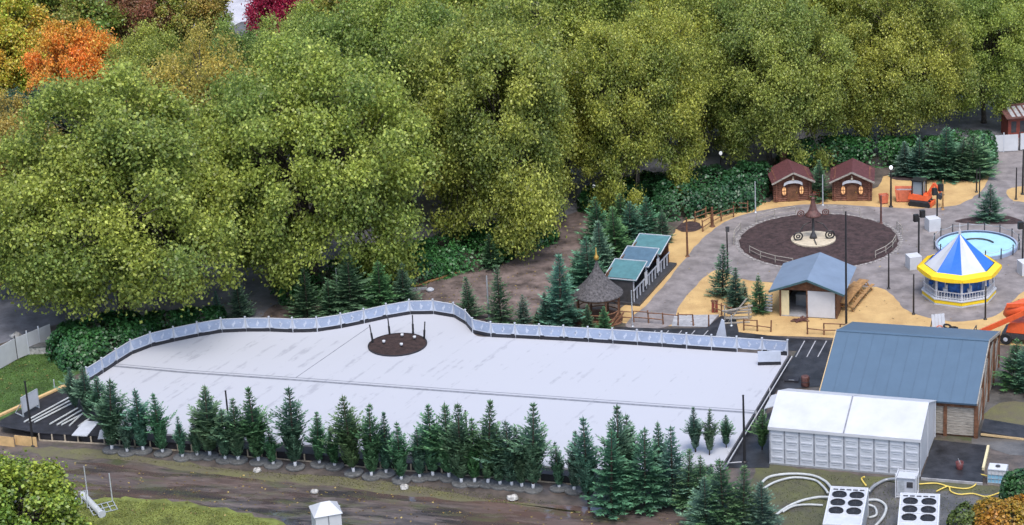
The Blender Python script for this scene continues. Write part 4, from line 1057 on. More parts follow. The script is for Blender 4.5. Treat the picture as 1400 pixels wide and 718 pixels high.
# ---- round gazebo
c = at(819, 437); gz = thing('round_gazebo', 'round timber gazebo with a witch-hat shingle roof and gold finial', 'gazebo', c)
prof = [(2.02, 2.25), (2.0, 2.33)] + [(2.0 * (1 - t) ** 1.7 + .06 * t, 2.33 + 2.75 * t) for t in np.linspace(.06, 1, 12)]
shr = MB()
for i in range(len(prof) - 1):
    (r0, z0), (r1, z1) = prof[i], prof[i + 1]; shr.lathe([(r0 + (.03 if i > 1 else 0), z0 - (.02 if i > 1 else 0)), (r1 + .005, z1)], 26, a0=i * .12, close=False)
roof = shr.build('shingle_roof', 'shingle', gz)
MB().lathe([(.10, 5.02), (.2, 5.15), (.2, 5.35), (.08, 5.5), (.05, 5.8), (.01, 6.1)], 10).build('finial', 'gold', roof, True)
for k in range(8):
    x, y = 1.75 * math.cos(k * .785 + .3), 1.75 * math.sin(k * .785 + .3); MB().box(x - .07, x + .07, y - .07, y + .07, 0, 2.3).build('post', 'brown_wood', gz)
MB().lathe([(1.9, 0), (1.9, .15), (.02, .15)], 24).build('floor', 'brown_wood', gz)
m_ = MB()
for z in (.5, 1.0):
    m_.tube([(1.75 * math.cos(a), 1.75 * math.sin(a), z) for a in np.linspace(.3, 5.8, 15)], .05, 5)
m_.build('rail', 'rail_wood', gz); MB().lathe([(1.8, 2.05), (1.85, 2.25), (1.7, 2.25), (1.7, 2.05)], 24, close=False).build('ring_beam', 'brown_wood', gz)

# ---- carousel
c = at(1311, 403); cr = thing('carousel', 'octagonal carousel with blue and white striped peak and yellow rim', 'carousel', c)
cr.scale = (.94, .94, .9)
SEG = 8; A0 = -math.pi / 2 - rad(7)
def oct_(r, k, off=0.0): a = A0 + (k + off) * 2 * math.pi / SEG; return Vector((r * math.cos(a), r * math.sin(a), 0))
MB().lathe([(3.1, 0), (3.1, .12), (3.05, .12), (3.05, .5), (3.15, .5), (3.15, .6), (.02, .6)], 8, a0=A0).build('base_deck', 'white_paint', cr)
for k in range(8):
    p, q = oct_(3.065, k), oct_(3.065, k + 1); n = Vector(((p + q).x, (p + q).y, 0)).normalized() * .02
    MB().slab([p + n + Vector((0, 0, .16)), q + n + Vector((0, 0, .16)), q + n + Vector((0, 0, .46)), p + n + Vector((0, 0, .46))], .02).build('skirt_panel', 'yellow_paint', cr)
    p = oct_(2.85, k); MB().tube([p + Vector((0, 0, .6)), p + Vector((0, 0, 2.85))], .1, 8).build('post', 'white_paint', cr)
    # balustrade
    p, q = oct_(2.95, k), oct_(2.95, k + 1); m_ = MB()
    if k not in (2, 3):
        m_.bar(p + Vector((0, 0, 1.25)), q + Vector((0, 0, 1.25)), .08).bar(p + Vector((0, 0, .75)), q + Vector((0, 0, .75)), .06)
        for j in range(1, 9): m_.bar(p.lerp(q, j / 9) + Vector((0, 0, .6)), p.lerp(q, j / 9) + Vector((0, 0, 1.25)), .05)
        m_.build('balustrade', 'white_paint', cr)
    # peak
    p, q = oct_(2.85, k), oct_(2.85, k + 1); apex = Vector((0, 0, 5.75))
    pts = [p + Vector((0, 0, 2.95)), q + Vector((0, 0, 2.95))]; sg = MB(); R_ = 6; v_ = []
    for i in range(R_ + 1):
        t_ = i / R_; sag = -.16 * math.sin(math.pi * t_)
        v_ += [pts[0].lerp(apex, t_) + Vector((0, 0, sag * .3)), (pts[0] + pts[1]).lerp(apex * 2, t_) / 2 * 1.0 + Vector((0, 0, sag)), pts[1].lerp(apex, t_) + Vector((0, 0, sag * .3))]
    f_ = []
    for i in range(R_): f_ += [(3 * i, 3 * i + 1, 3 * i + 4, 3 * i + 3), (3 * i + 1, 3 * i + 2, 3 * i + 5, 3 * i + 4)]
    sg.add(v_, f_); sg.build('canopy_segment', 'canopy_blue' if k % 2 == 1 else 'white_sheet', cr)
    # yellow rim: sloped ring with a scalloped valance
    a1, b1 = oct_(3.5, k), oct_(3.5, k + 1); a0_, b0_ = oct_(2.98, k), oct_(2.98, k + 1); rm = MB()
    rm.slab([a1 + Vector((0, 0, 2.72)), b1 + Vector((0, 0, 2.72)), b0_ + Vector((0, 0, 3.0)), a0_ + Vector((0, 0, 3.0))], .04)
    nn = 8; tp = [a1.lerp(b1, j / nn) + Vector((0, 0, 2.74)) for j in range(nn + 1)]; bt = [a1.lerp(b1, j / nn) + Vector((0, 0, 2.36 + .12 * abs(2 * j / nn - 1) ** 1.5)) for j in range(nn + 1)]
    n = Vector(((a1 + b1).x, (a1 + b1).y, 0)).normalized() * .04
    rm.add(tp + bt + [v + n for v in tp] + [v + n for v in bt], [(j, j + 1, nn + 2 + j, nn + 1 + j) for j in range(nn)] + [(2 * nn + 2 + j, 3 * nn + 3 + j, 3 * nn + 4 + j, 2 * nn + 3 + j) for j in range(nn)] + [(nn + 1 + j, nn + 2 + j, 3 * nn + 4 + j, 3 * nn + 3 + j) for j in range(nn)])
    rm.build('rim_panel', 'yellow_paint', cr)
MB().lathe([(2.9, 2.8), (2.9, 2.9), (2.6, 2.9), (2.6, 2.8)], 8, a0=A0, close=False).build('ring_beam', 'dark_grey', cr)
MB().lathe([(1.9, .6), (1.95, 1.6), (1.7, 1.95), (.6, 2.1)], 16).build('covered_drum', 'drum_blue', cr, True)
MB().tube([(0, 0, 2.0), (0, 0, 6.0)], .09, 8).build('mast', 'white_paint', cr)
MB().lathe([(.08, 5.7), (.16, 5.8), (.05, 5.95), (.09, 6.05), (.02, 6.2), (.02, 6.7)], 8).build('finial', 'white_paint', cr, True)
for k in range(7):
    a = A0 + k * .9 + .3; p = Vector((2.35 * math.cos(a), 2.35 * math.sin(a), .6))
    s = MB().tube([p, p + Vector((0, 0, 2.2))], .035, 6); s.cbox((p.x, p.y, 1.15), (.35, .35, .3)).cbox((p.x + .12, p.y, 1.4), (.14, .14, .35)); s.build('ride_horse', 'drum_blue' if k % 2 else 'white_paint', cr)

# ---- blue pool disc
c = at(1335, 337.5); pl = thing('round_pool', 'round light blue paddling ride basin behind the carousel', 'pool', c); R_ = 3.35
MB().lathe([(R_ - .12, 0), (R_ - .12, .12), (.02, .12)], 40).build('basin', 'pool_blue', pl)
MB().lathe([(R_ - .11, 0), (R_ + .05, 0), (R_ + .05, .28), (R_ - .11, .28)], 40, close=False).build('rim', 'fence_blue', pl)
MB().tube([(1.5 * math.cos(a), 1.5 * math.sin(a), .2) for a in np.linspace(.2, 2.6, 14)], .07, 6).build('inner_arc', 'dark_grey', pl)
for k in range(16):
    a = k * 2 * math.pi / 16; x, y = (R_ + .2) * math.cos(a), (R_ + .2) * math.sin(a)
    MB().tube([(x, y, 0), (x, y, .95)], .05, 6).build('post', 'dark_grey', pl)
MB().tube([((R_ + .2) * math.cos(a), (R_ + .2) * math.sin(a), .8 - .12 * abs(math.sin(a * 8))) for a in np.linspace(0, 2 * math.pi, 65)], .025, 4, cap=False).build('rope', 'grey_metal', pl)

# ---- round flower bed with fountain sculpture
c = at(1119, 329.5); fb = thing('flower_bed', 'large round dark mulch bed with a scalloped pale stone edge', 'flower bed', c); R_ = (at(1230, 329) - at(1008, 329)).length / 2
rng = random.Random(8); m_ = MB(); n = 72
pr = [(0.0, .3), (.5, .26), (.85, .2), (.965, .12), (.98, .0)]
vs = []; 
for k_, (f, z) in enumerate(pr):
    for i in range(n):
        a = 2 * math.pi * i / n; w_ = 1 + (.008 * math.sin(a * 30) if f > .9 else 0); vs.append((R_ * max(f, .005) * w_ * math.cos(a), R_ * max(f, .005) * w_ * math.sin(a), z + rng.uniform(-.03, .03) * (f > .2)))
m_.add(vs, [(i + n * j, i + n * (j + 1), (i + 1) % n + n * (j + 1), (i + 1) % n + n * j) for j in range(len(pr) - 1) for i in range(n)])
m_.build('mulch', 'mulch', fb)
st_ = MB().lathe([(0.02, 0), (.15, 0), (.16, .06), (.11, .1), (0.02, .11)], 8).mesh('edge_stone', 'edge_stone')
for i in range(90):
    a = 2 * math.pi * i / 90; s = rng.uniform(.8, 1.15); link('edge_stone', st_, fb, ((R_ + .1) * math.cos(a), (R_ + .1) * math.sin(a), 0), rng.uniform(0, 3), (s * 1.1, s, rng.uniform(.7, 1.1)))
c2 = at(1112, 329, .18)
fo = thing('fountain_sculpture', 'tall dark iron fountain with scrolls and a bell-shaped rusty top in the mulch bed', 'fountain', c2)
MB().lathe([(1.9, 0), (1.9, .2), (1.75, .25), (.02, .25)], 28).build('plinth', 'tan_stone', fo)
MB().lathe([(.34, .25), (.26, .5), (.12, .8), (.1, 2.0), (.2, 2.2), (.1, 2.4)], 10).build('column', 'dark_grey', fo, True)
MB().lathe([(.68, 2.25), (.72, 2.36), (.52, 2.52), (.34, 2.85), (.2, 3.4), (.14, 3.75), (.18, 3.82), (.05, 3.9)], 14).build('bell_top', 'rust', fo, True)
MB().bar((0, 0, 3.9), (0, 0, 4.3), .08).bar((-.3, 0, 4.15), (.3, 0, 4.15), .07).build('finial', 'rust', fo)
for s in (-1, 1):
    MB().ring((s * 1.05, -.1, 2.55), .26, .06, (0, 1, .1)).ring((s * 1.05, -.1, 2.55), .1, .05, (0, 1, .1)).build('scroll', 'rust', fo)
    MB().ring((s * 1.35, -.45, .62), .36, .07, (0, 1, .1)).ring((s * 1.35, -.45, .62), .14, .06, (0, 1, .1)).build('scroll', 'black_metal', fo)
    MB().tube([(s * .2, 0, 1.7), (s * .8, -.1, 1.5), (s * 1.2, -.3, 1.0)], .05, 6).build('bracket', 'black_metal', fo)
MB().bar((0, -.5, .3), (.0, -1.8, .28), .09).build('pipe', 'dark_grey', fo)
def hoop(a0, a1, lab, h=.75, rr=None):
    """low bent rail fence standing round the flower bed"""
    t = thing('bed_rail', lab, 'railing', at(1119, 329.5), 0, 'low rails round the mulch bed'); rr = rr or R_ + .35
    k = max(2, int(abs(a1 - a0) * rr / 1.4)); P = [Vector((rr * math.cos(a), rr * math.sin(a), 0)) for a in np.linspace(a0, a1, k + 1)]
    for p in P: MB().tube([p, p + Vector((0, 0, h))], .04, 5).build('post', 'grey_wood', t)
    MB().tube([p + Vector((0, 0, h - .04)) for p in P], .035, 5).build('rail', 'grey_wood', t); MB().tube([p + Vector((0, 0, h * .5)) for p in P], .025, 5).build('rail', 'grey_wood', t)
hoop(rad(150), rad(178), 'low rail at the left of the mulch bed'); hoop(rad(98), rad(130), 'low rail at the back left of the mulch bed'); hoop(rad(52), rad(76), 'low rail at the back right of the mulch bed')
hoop(rad(-14), rad(-52), 'low rail at the front right of the mulch bed', rr=R_ - .35); hoop(rad(200), rad(243), 'low rail at the front left of the mulch bed', rr=R_ - .35); hoop(rad(3), rad(14), 'short rail at the right tip of the mulch bed')

# ================================================================== FENCES, POSTS, LAMPS
def rail_fence(px, label, n, h=1.0, m='rail_wood', rails=(.45, .92), z=0, group='ranch rail fences'):
    pts = [at(x, y, z) for x, y in px]; t = thing('rail_fence', label, 'fence', pts[0], 0, group); O = pts[0]; rng = random.Random(label)
    L_ = [0]
    for a, b in zip(pts, pts[1:]): L_.append(L_[-1] + (b - a).length)
    P = []
    for i in range(n):
        s = L_[-1] * i / (n - 1)
        for j in range(len(pts) - 1):
            if s <= L_[j + 1] + 1e-6: P.append(pts[j].lerp(pts[j + 1], (s - L_[j]) / (L_[j + 1] - L_[j])) - O); break
    for p in P: MB().tube([p, p + Vector((rng.uniform(-.06, .06), rng.uniform(-.05, .05), h * rng.uniform(.95, 1.1)))], .065, 6, .055).build('post', m, t)
    for a, b in zip(P, P[1:]):
        for r in rails:
            if rng.random() < .08: continue
            MB().tube([a + Vector((0, -.06, r * h + rng.uniform(-.06, .06))), b + Vector((0, -.06, r * h + rng.uniform(-.06, .06)))], .05, 5, .04).build('rail', m, t)
    return t
rail_fence([(846, 440), (878, 441), (920, 445), (969, 446)], 'brown rail fence between the gazebo and the concrete pad', 7)
rail_fence([(1017, 452), (1054, 454)], 'short brown rail fence left of the hut by the tarmac', 3)
rail_fence([(1104, 457), (1152, 459), (1264, 466)], 'brown rail fence running from the hut behind the barn roof', 8)
rail_fence([(950, 304), (972, 295), (1004, 289), (1022, 291)], 'brown rail fence at the back of the straw corner by the hedge', 5)
rail_fence([(961, 317), (974, 309), (988, 302), (1003, 297)], 'brown rail fence at the front of the straw corner by the hedge', 4)
rail_fence([(974, 427), (982, 430), (1000, 436)], 'broken brown rail fence below the firs left of the hut', 3)
t = thing('timber_stack', 'criss-cross stack of loose grey timbers before the firs by the hut', 'timber', at(1008, 440)); rng = random.Random(4)
for k in range(7): MB().bar((-1.0 + rng.uniform(-.2, .3), rng.uniform(-.5, .5), .1 + k * .17), (1.0 + rng.uniform(-.3, .3), rng.uniform(-.5, .5), .1 + k * .17 + rng.uniform(-.05, .1)), .1).build('beam', 'grey_wood', t)
MB().bar((-.7, -.1, .1), (.8, .1, 1.9), .09).build('beam', 'grey_wood', t)
for x, y in ((.95, .3), (-.95, .3)): MB().bar((x, y, 0), (x, y, 1.3), .09).build('stake', 'grey_wood', t)
p = at(977, 427); t = thing('red_gatepost', 'stubby red-brown gate post at the end of the rail fence', 'post', p)
MB().box(-.22, .0, -.1, .1, 0, .9).box(.06, .26, -.1, .1, 0, .95).build('post', 'red_kiosk', t)
MB().box(-.28, .32, -.13, .13, .95, 1.0).build('cap', 'brown_wood', t)
rng = random.Random(6)
t = thing('gazebo_ramp_rail', 'slanting brown timbers at the gazebo entrance', 'railing', at(842, 447))
for k, (a, b) in enumerate([((-.6, -.3, 0), (.3, .4, 1.1)), ((-.3, .0, 0), (.7, .5, 1.0)), ((-.9, -.4, .05), (.5, -.3, .5))]): MB().bar(a, b, .1).build('beam', 'rail_wood', t)

def pole(px, ytop, label, r=.055, m='black_metal', z=0, head=None, group='thin poles', name='light_pole', cat='pole'):
    p = at(px[0], px[1], z); h = height(p, ytop)
    t = thing(name, label, cat, p, 0, group)
    MB().tube([(0, 0, 0), (0, 0, h * .35), (0, 0, h)], [r * 1.25, r * 1.1, r * .8], 8).build('shaft', m, t)
    MB().lathe([(r * 2.4, 0), (r * 2.4, .06), (r * 1.3, .12)], 10).build('foot', m, t)
    if head == 'globe': MB().lathe([(.05, h - .02), (.13, h + .08), (.17, h + .2), (.11, h + .33), (.02, h + .38)], 12).build('lantern', 'lamp_glass', t, True)
    elif head == 'box': MB().cbox((.05, 0, h - .25), (.3, .22, .42)).build('lamp_box', 'dark_grey', t)
    else: MB().lathe([(r * .95, h - .01), (r * .95, h + .04), (.01, h + .07)], 8).build('cap', m, t)
    return t
pole((1157, 447), 290, 'very tall black pole before the hut by the barn', .075)
pole((1033, 291), 249, 'pale thin pole left of the left log cabin', .05, 'galvanised'); pole((1125, 281), 240, 'pale thin pole between the log cabins', .05, 'galvanised')
pole((1204.5, 306), 268, 'rust coloured pole beside the orange bin at the mulch bed', .08, 'rust'); pole((995, 371), 313, 'black pole with lamp box left of the mulch bed', .065, head='box')
pole((1215, 395), 347, 'black pole at the lower right of the mulch bed', .06); pole((1249, 430), 376, 'black pole left front of the carousel', .06); pole((1347, 437), 392, 'black pole right front of the carousel', .06)
pole((1289, 287), 247, 'tan wooden pole right of the excavator', .07, 'picnic_wood'); pole((1335, 263), 232, 'left black pole of the pair below the fir screen', .06); pole((1339, 271), 230, 'right black pole of the pair below the fir screen', .05)
pole((1389, 273), 230, 'black pole on the path below the white hoarding', .06); pole((1398, 266), 205, 'dark pole at the right edge below the white hoarding', .08)
pole((940, 351), 298, 'brown wooden pole on the straw right of the stalls', .08, 'brown_wood'); pole((974, 310), 284, 'stout dark post in the straw corner by the hedge', .11, 'brown_wood')
pole((463, 415), 367, 'pale grey pole among the blue-green firs', .055, 'galvanised'); pole((669, 440), 378, 'grey pole behind the fence bulge', .065, 'grey_metal'); pole((332, 432), 385, 'grey pole behind the left fence', .05, 'grey_metal')
pole((317, 618), 535, 'black pole between the firs left of centre before the rink', .075); pole((642, 648), 562, 'black pole between the firs right of centre before the rink', .075); pole((1018, 632), 541, 'black pole at the right front corner of the rink', .08); pole((46, 610), 522, 'black pole at the left end of the black deck', .08)
pole((1000, 446), 432, 'short grey stake by the timber stack', .05, 'galvanised'); pole((865, 447), 398, 'grey pole in front of the gazebo', .045, 'galvanised')
pole((76, 540), 520, 'left short green-grey stake behind the framed panel', .05, 'galvanised'); pole((118, 530), 512, 'short stake at the fence end by the deck firs', .04, 'galvanised')
pole((986, 238), 212, 'street lamp with white globe on the asphalt road', .07, head='globe', name='street_lamp', cat='lamp', group='street lamps'); pole((1218, 283), 232, 'street lamp with white globe left of the excavator', .08, head='globe', name='street_lamp', cat='lamp', group='street lamps')
pole((813, 283), 258, 'dark lamp post at the bend of the asphalt road', .08, name='street_lamp', cat='lamp', group='street lamps', head='globe')
pole((771, 300), 285, 'short bollard at the mouth of the brown path', .1, 'dark_grey', name='bollard', cat='bollard', group=None)

def flood(px, cube, label):
    c = at(*cube); p = at(px[0], px[1]); h = height(p, px[2]); t = thing('floodlight_mast', label, 'floodlight', p, .2, 'floodlight masts in white ballast cubes')
    d = (c - p); d.rotate(Matrix.Rotation(-.2, 3, 'Z')); o = MB().cbox((d.x, d.y, 0), (1.05, 1.05, 1.1)).build('ballast_cube', 'white_paint', t)
    MB().tube([(0, 0, 0), (0, 0, h)], .075, 8).build('mast', 'black_metal', t)
    for s in (-1, 1):
        m_ = MB(); m_.box(s * .28 - .2, s * .28 + .2, -.22, .1, h - .1 + .15 * s, h + .5 + .15 * s).box(s * .28 - .16, s * .28 + .16, -.26, -.22, h - .05 + .15 * s, h + .45 + .15 * s); m_.build('lamp_head', 'black_metal', t)
    MB().bar((-.4, 0, h + .1), (.4, 0, h + .1), .06).build('crossbar', 'black_metal', t)
flood((1256, 350, 298), (1249, 366), 'twin floodlight mast with white cube left of the carousel'); flood((1281, 312, 262), (1275, 314), 'twin floodlight mast with white cube behind the carousel'); flood((1398, 356, 308), (1402, 374), 'floodlight mast with white cube at the right picture edge')

# ================================================================== MACHINES AND SITE GEAR
def tracks(t, L_, W_, off, m='rubber'):
    for s in (-1, 1):
        prof = [(-L_ / 2 + .1, 0), (L_ / 2 - .1, 0), (L_ / 2, .12), (L_ / 2, .28), (L_ / 2 - .1, .4), (-L_ / 2 + .1, .4), (-L_ / 2, .28), (-L_ / 2, .12)]
        y0, y1 = s * off - W_ / 2, s * off + W_ / 2; n = 8
        MB().add([(x, y0, z) for x, z in prof] + [(x, y1, z) for x, z in prof], [tuple(range(n)), tuple(range(2 * n - 1, n - 1, -1))] + [(i, n + i, n + (i + 1) % n, (i + 1) % n) for i in range(n)]).build('track', m, t)
ex = thing('mini_excavator', 'orange mini excavator with black cab parked on the straw', 'excavator', at(1260, 280), heading((1250, 281), (1275, 283)) - .1)
tracks(ex, 2.0, .32, .55)
MB().box(-.85, .75, -.65, .65, .42, .62).build('undercarriage', 'dark_grey', ex)
bd = MB(); bd.add([(-1.05, -.68, .62), (.75, -.68, .62), (.75, .68, .62), (-1.05, .68, .62), (-.95, -.66, 1.15), (.65, -.66, 1.05), (.65, .66, 1.05), (-.95, .66, 1.15)], [(0, 3, 2, 1), (4, 5, 6, 7), (0, 1, 5, 4), (1, 2, 6, 5), (2, 3, 7, 6), (3, 0, 4, 7)]).build('body', 'orange', ex)
cabf = MB()
for x, y in ((-.7, -.6), (.3, -.6), (-.7, .35), (.3, .35)): cabf.bar((x, y, 1.1), (x * .92, y, 2.35), .09)
cabf.box(-.75, .36, -.66, .4, 2.32, 2.42); cb_ = cabf.build('cab', 'black_metal', ex)
MB().box(-.62, .23, -.53, .28, 1.12, 2.25).build('window', 'glass', cb_)
MB().bar((.55, 0, .95), (1.15, 0, 2.1), .2, .26).build('boom', 'orange', ex); MB().bar((1.15, 0, 2.1), (1.75, 0, 1.35), .16, .2).build('dipper', 'orange', ex)
MB().add([(1.6, -.3, 1.3), (1.6, .3, 1.3), (2.0, -.3, 1.1), (2.0, .3, 1.1), (1.85, -.3, .75), (1.85, .3, .75), (1.5, -.3, .85), (1.5, .3, .85)], [(0, 1, 3, 2), (2, 3, 5, 4), (4, 5, 7, 6), (6, 7, 1, 0), (0, 2, 4, 6), (7, 5, 3, 1)]).build('bucket', 'dark_grey', ex)
MB().box(.95, 1.1, -.6, .6, .08, .45).bar((.7, -.3, .35), (1.0, -.3, .3), .1).bar((.7, .3, .35), (1.0, .3, .3), .1).build('blade', 'orange', ex)

def skip(px, rz, dims, label, m='salmon', name='skip', cat='skip'):
    t = thing(name, label, cat, at(*px), rz); a, b, h = dims
    q = [(-a / 2, -b / 2), (a / 2, -b / 2), (a / 2, b / 2), (-a / 2, b / 2)]; k = 1.12
    m_ = MB(); m_.add([(x * .9, y * .95, .08) for x, y in q] + [(x * k, y, h) for x, y in q] + [(x * k * .94, y * .93, h) for x, y in q] + [(x * .82, y * .85, .2) for x, y in q],
                      [(3, 2, 1, 0)] + [(i, (i + 1) % 4, 4 + (i + 1) % 4, 4 + i) for i in range(4)] + [(4 + i, 4 + (i + 1) % 4, 8 + (i + 1) % 4, 8 + i) for i in range(4)] + [(8 + i, 8 + (i + 1) % 4, 12 + (i + 1) % 4, 12 + i) for i in range(4)] + [(12, 13, 14, 15)])
    m_.build('body', m, t)
    MB().box(-a * .4, a * .4, -b * .4, -b * .3, 0, .08).box(-a * .4, a * .4, b * .3, b * .4, 0, .08).build('runner', 'dark_grey', t)
    m2 = MB()
    for x in (-.3, 0, .3): m2.bar((x * a * 1.05, -b / 2 * .97, .15), (x * a * 1.15, -b / 2 * 1.02, h - .05), .07, .05)
    m2.build('rib', m, t)
    MB().box(-a * .46, a * .46, -b * .42, b * .42, h * .72, h * .8).build('load', 'grey_metal', t)
skip((1236, 274), heading((1226, 274), (1246, 274)), (1.45, 1.2, 1.15), 'salmon orange skip on the straw beside the excavator')
skip((1208, 278), .1, (.7, .6, .85), 'small orange bin behind the rust coloured pole', name='bin', cat='bin'); skip((1116, 272), .1, (.6, .5, .8), 'small orange bin right of the left log cabin', name='bin', cat='bin')

# orange boom lift at right edge
bl = thing('boom_lift', 'orange articulated boom lift half out of frame at the right', 'boom lift', at(1396, 466), heading((1360, 462), (1400, 466)))
MB().box(-1.3, 1.5, -.9, .9, .45, .85).build('chassis', 'dark_grey', bl)
for x in (-.95, 1.1):
    for y in (-1.0, 1.0):
        wv = MB().lathe([(.16, -.14), (.42, -.14), (.46, -.06), (.46, .06), (.42, .14), (.16, .14)], 16); wv.v = [(x + a, y + c_, .46 + b) for a, b, c_ in wv.v]; wh = wv.build('wheel', 'rubber', bl)
        hb = MB().lathe([(.17, -.16), (.05, -.17), (.05, .17), (.17, .16)], 12); hb.v = [(x + a, y + c_, .46 + b) for a, b, c_ in hb.v]; hb.build('hub', 'white_panel', wh)
MB().add([(-1.0, -.8, .9), (1.5, -.8, .9), (1.5, .8, .9), (-1.0, .8, .9), (-.8, -.7, 1.6), (1.4, -.75, 1.9), (1.4, .75, 1.9), (-.8, .7, 1.6)], [(0, 3, 2, 1), (4, 5, 6, 7), (0, 1, 5, 4), (1, 2, 6, 5), (2, 3, 7, 6), (3, 0, 4, 7)]).build('turret', 'orange', bl)
hood = MB().tube([(-1.2, -.1, 2.0), (-.9, -.1, 2.35), (.2, -.1, 2.75), (1.4, -.1, 2.95)], [.25, .55, .72, .62], 12); hood.build('engine_hood', 'orange', bl, True)
MB().bar((-2.9, -1.0, .8), (1.4, -1.0, 3.3), .26, .36).build('lower_boom', 'orange', bl); MB().bar((1.6, -.6, 3.4), (-1.0, -.6, 3.0), .24, .3).build('upper_boom', 'orange', bl)
MB().bar((-2.6, -.8, .95), (1.0, -.8, 2.7), .08).build('hydraulic_ram', 'galvanised', bl)
MB().box(-3.3, -2.6, -1.4, -.5, .3, .36).bar((-3.3, -1.4, .3), (-3.3, -1.4, 1.1), .06).bar((-2.6, -1.4, .3), (-2.6, -1.4, 1.1), .06).bar((-3.3, -.5, .3), (-3.3, -.5, 1.1), .06).bar((-3.3, -1.4, 1.1), (-2.6, -1.4, 1.1), .06).bar((-3.3, -1.4, 1.1), (-3.3, -.5, 1.1), .06).build('basket', 'dark_grey', bl)

# small white sign board and log behind barn
p = at(1283, 455); t = thing('leaning_board', 'white slatted board leaning behind the barn roof', 'sign', p, .1)
for k in range(4): MB().slab([(-.5 + k * .26, -.2, .1), (-.26 + k * .26, -.2, .1), (-.26 + k * .26, .25, 1.45), (-.5 + k * .26, .25, 1.45)], .05).build('slat', 'white_panel', t)
MB().bar((-.4, .25, 1.3), (-.4, .8, 0), .06).bar((.4, .25, 1.3), (.4, .8, 0), .06).build('strut', 'dark_grey', t); MB().ring((-.05, -.35, .5), .25, .05, (0, 1, .2)).build('coil', 'salmon', t)
p = at(1300, 457); t = thing('tyre_heap', 'dark heap of straps right of the white slatted board', 'pile', p); m_ = MB()
for k in range(5): m_.ring((rng.uniform(-.4, .4), rng.uniform(-.2, .2), .15 + .12 * k), .3, .08, (rng.uniform(-.4, .4), rng.uniform(-.4, .4), 1))
m_.build('strap_coil', 'rubber', t)

# ---- chillers
def chiller(pl, pr, label, L_):
    a, b = at(*pl, 2.1), at(*pr, 2.1); a.z = b.z = 0; d = b - a; W_ = d.length; ang = math.atan2(d.y, d.x)
    t = thing('chiller', label, 'chiller', a, ang, 'cooling machines for the rink')      # y = 0 is the far edge, machine runs towards -y
    MB().box(.04, W_ - .04, -L_ + .04, -.04, .22, 2.0).build('cabinet', 'white_panel', t)
    fr_ = MB()
    for x in (0, W_ - .1):
        for y in (-L_, -.1): fr_.box(x, x + .1, y, y + .1, 0, 2.08)
        fr_.box(x, x + .1, -L_ + .1, -.1, 1.98, 2.08)
    for y in (-L_, -.1): fr_.box(.1, W_ - .1, y, y + .1, 1.98, 2.08)
    fr_.build('frame', 'white_paint', t)
    MB().box(.1, W_ - .1, -L_ + .1, -.1, 2.0, 2.02).build('top_plate', 'white_panel', t)
    fan = MB().lathe([(.47, 2.02), (.47, 2.09), (.43, 2.09), (.42, 2.04), (.02, 2.04)], 18, close=False).mesh('fan', 'fan_black')
    grl = MB()
    for r_ in (.14, .28, .41): grl.ring((0, 0, 2.085), r_, .008, (0, 0, 1), 18, 3)
    for k in range(4): a_ = k * .785; grl.bar((-.42 * math.cos(a_), -.42 * math.sin(a_), 2.085), (.42 * math.cos(a_), .42 * math.sin(a_), 2.085), .014)
    grm = grl.mesh('grille', 'dark_grey')
    for k in range(3):
        for s in (.27, .73):
            f = link('fan', fan, t, (W_ * s, -1.1 - k * 1.15, 0)); link('grille', grm, f)
        MB().box(.1, W_ - .1, -1.1 - k * 1.15 - .60, -1.1 - k * 1.15 - .55, 2.02, 2.10).build('divider', 'white_paint', t)
    for k in range(5): MB().box(.2 + k * .42, .5 + k * .42, -.42, -.3, 2.02, 2.06).build('vent', 'dark_grey', t)
    for k in range(9): MB().box(W_ - .035, W_ - .01, -L_ + .3 + k * (L_ - .6) / 9, -L_ + .3 + (k + .82) * (L_ - .6) / 9, .4, 1.9).build('side_panel', 'galvanised', t)
    return t
chiller((1136, 664), (1187.5, 666.5), 'left white chiller with six black roof fans', 5.4); chiller((1231, 673), (1285.5, 675), 'right white chiller with six black roof fans', 5.4)
p = at(1240, 677); t = thing('pump_cabinet', 'white pump cabinet with corner frame behind the right chiller', 'cabinet', p, heading((1228, 680), (1252, 682)))
MB().box(-.6, .6, -.5, .5, .15, 1.45).build('body', 'white_panel', t); m_ = MB()
for x in (-.66, .66):
    for y in (-.56, .56): m_.bar((x, y, 0), (x, y, 1.75), .07)
for z in (.1, 1.5): m_.bar((-.66, -.56, z), (.66, -.56, z), .06).bar((-.66, .56, z), (.66, .56, z), .06).bar((-.66, -.56, z), (-.66, .56, z), .06).bar((.66, -.56, z), (.66, .56, z), .06)
m_.build('frame', 'white_paint', t); MB().box(-.5, -.1, -.53, -.5, .4, 1.3).build('door', 'galvanised', t); MB().box(.05, .45, -.53, -.5, .8, 1.2).build('control_panel', 'dark_grey', t)
p = at(1364, 659); t = thing('water_tank', 'caged white water tank half filled with blue at lower right', 'tank', p, heading((1352, 658), (1376, 660)))
MB().box(-.58, .58, -.48, .48, .14, .72).build('lower_tank', 'ibc_blue', t); MB().box(-.58, .58, -.48, .48, .722, 1.12).build('upper_tank', 'white_paint', t)
MB().lathe([(.16, 1.12), (.16, 1.2), (.02, 1.2)], 12).build('cap', 'dark_grey', t); m_ = MB()
for k in range(6):
    x = -.6 + k * .24
    for y in (-.51, .51): m_.bar((x, y, .1), (x, y, 1.1), .025)
    y = -.5 + k * .2
    for x2 in (-.61, .61): m_.bar((x2, y, .1), (x2, y, 1.1), .025)
for z in (.15, .45, .75, 1.08):
    m_.bar((-.61, -.51, z), (.61, -.51, z), .025).bar((-.61, .51, z), (.61, .51, z), .025).bar((-.61, -.51, z), (-.61, .51, z), .025).bar((.61, -.51, z), (.61, .51, z), .025)
m_.build('cage', 'galvanised', t); MB().box(-.6, .6, -.5, .5, 0, .12).build('pallet', 'grey_wood', t)

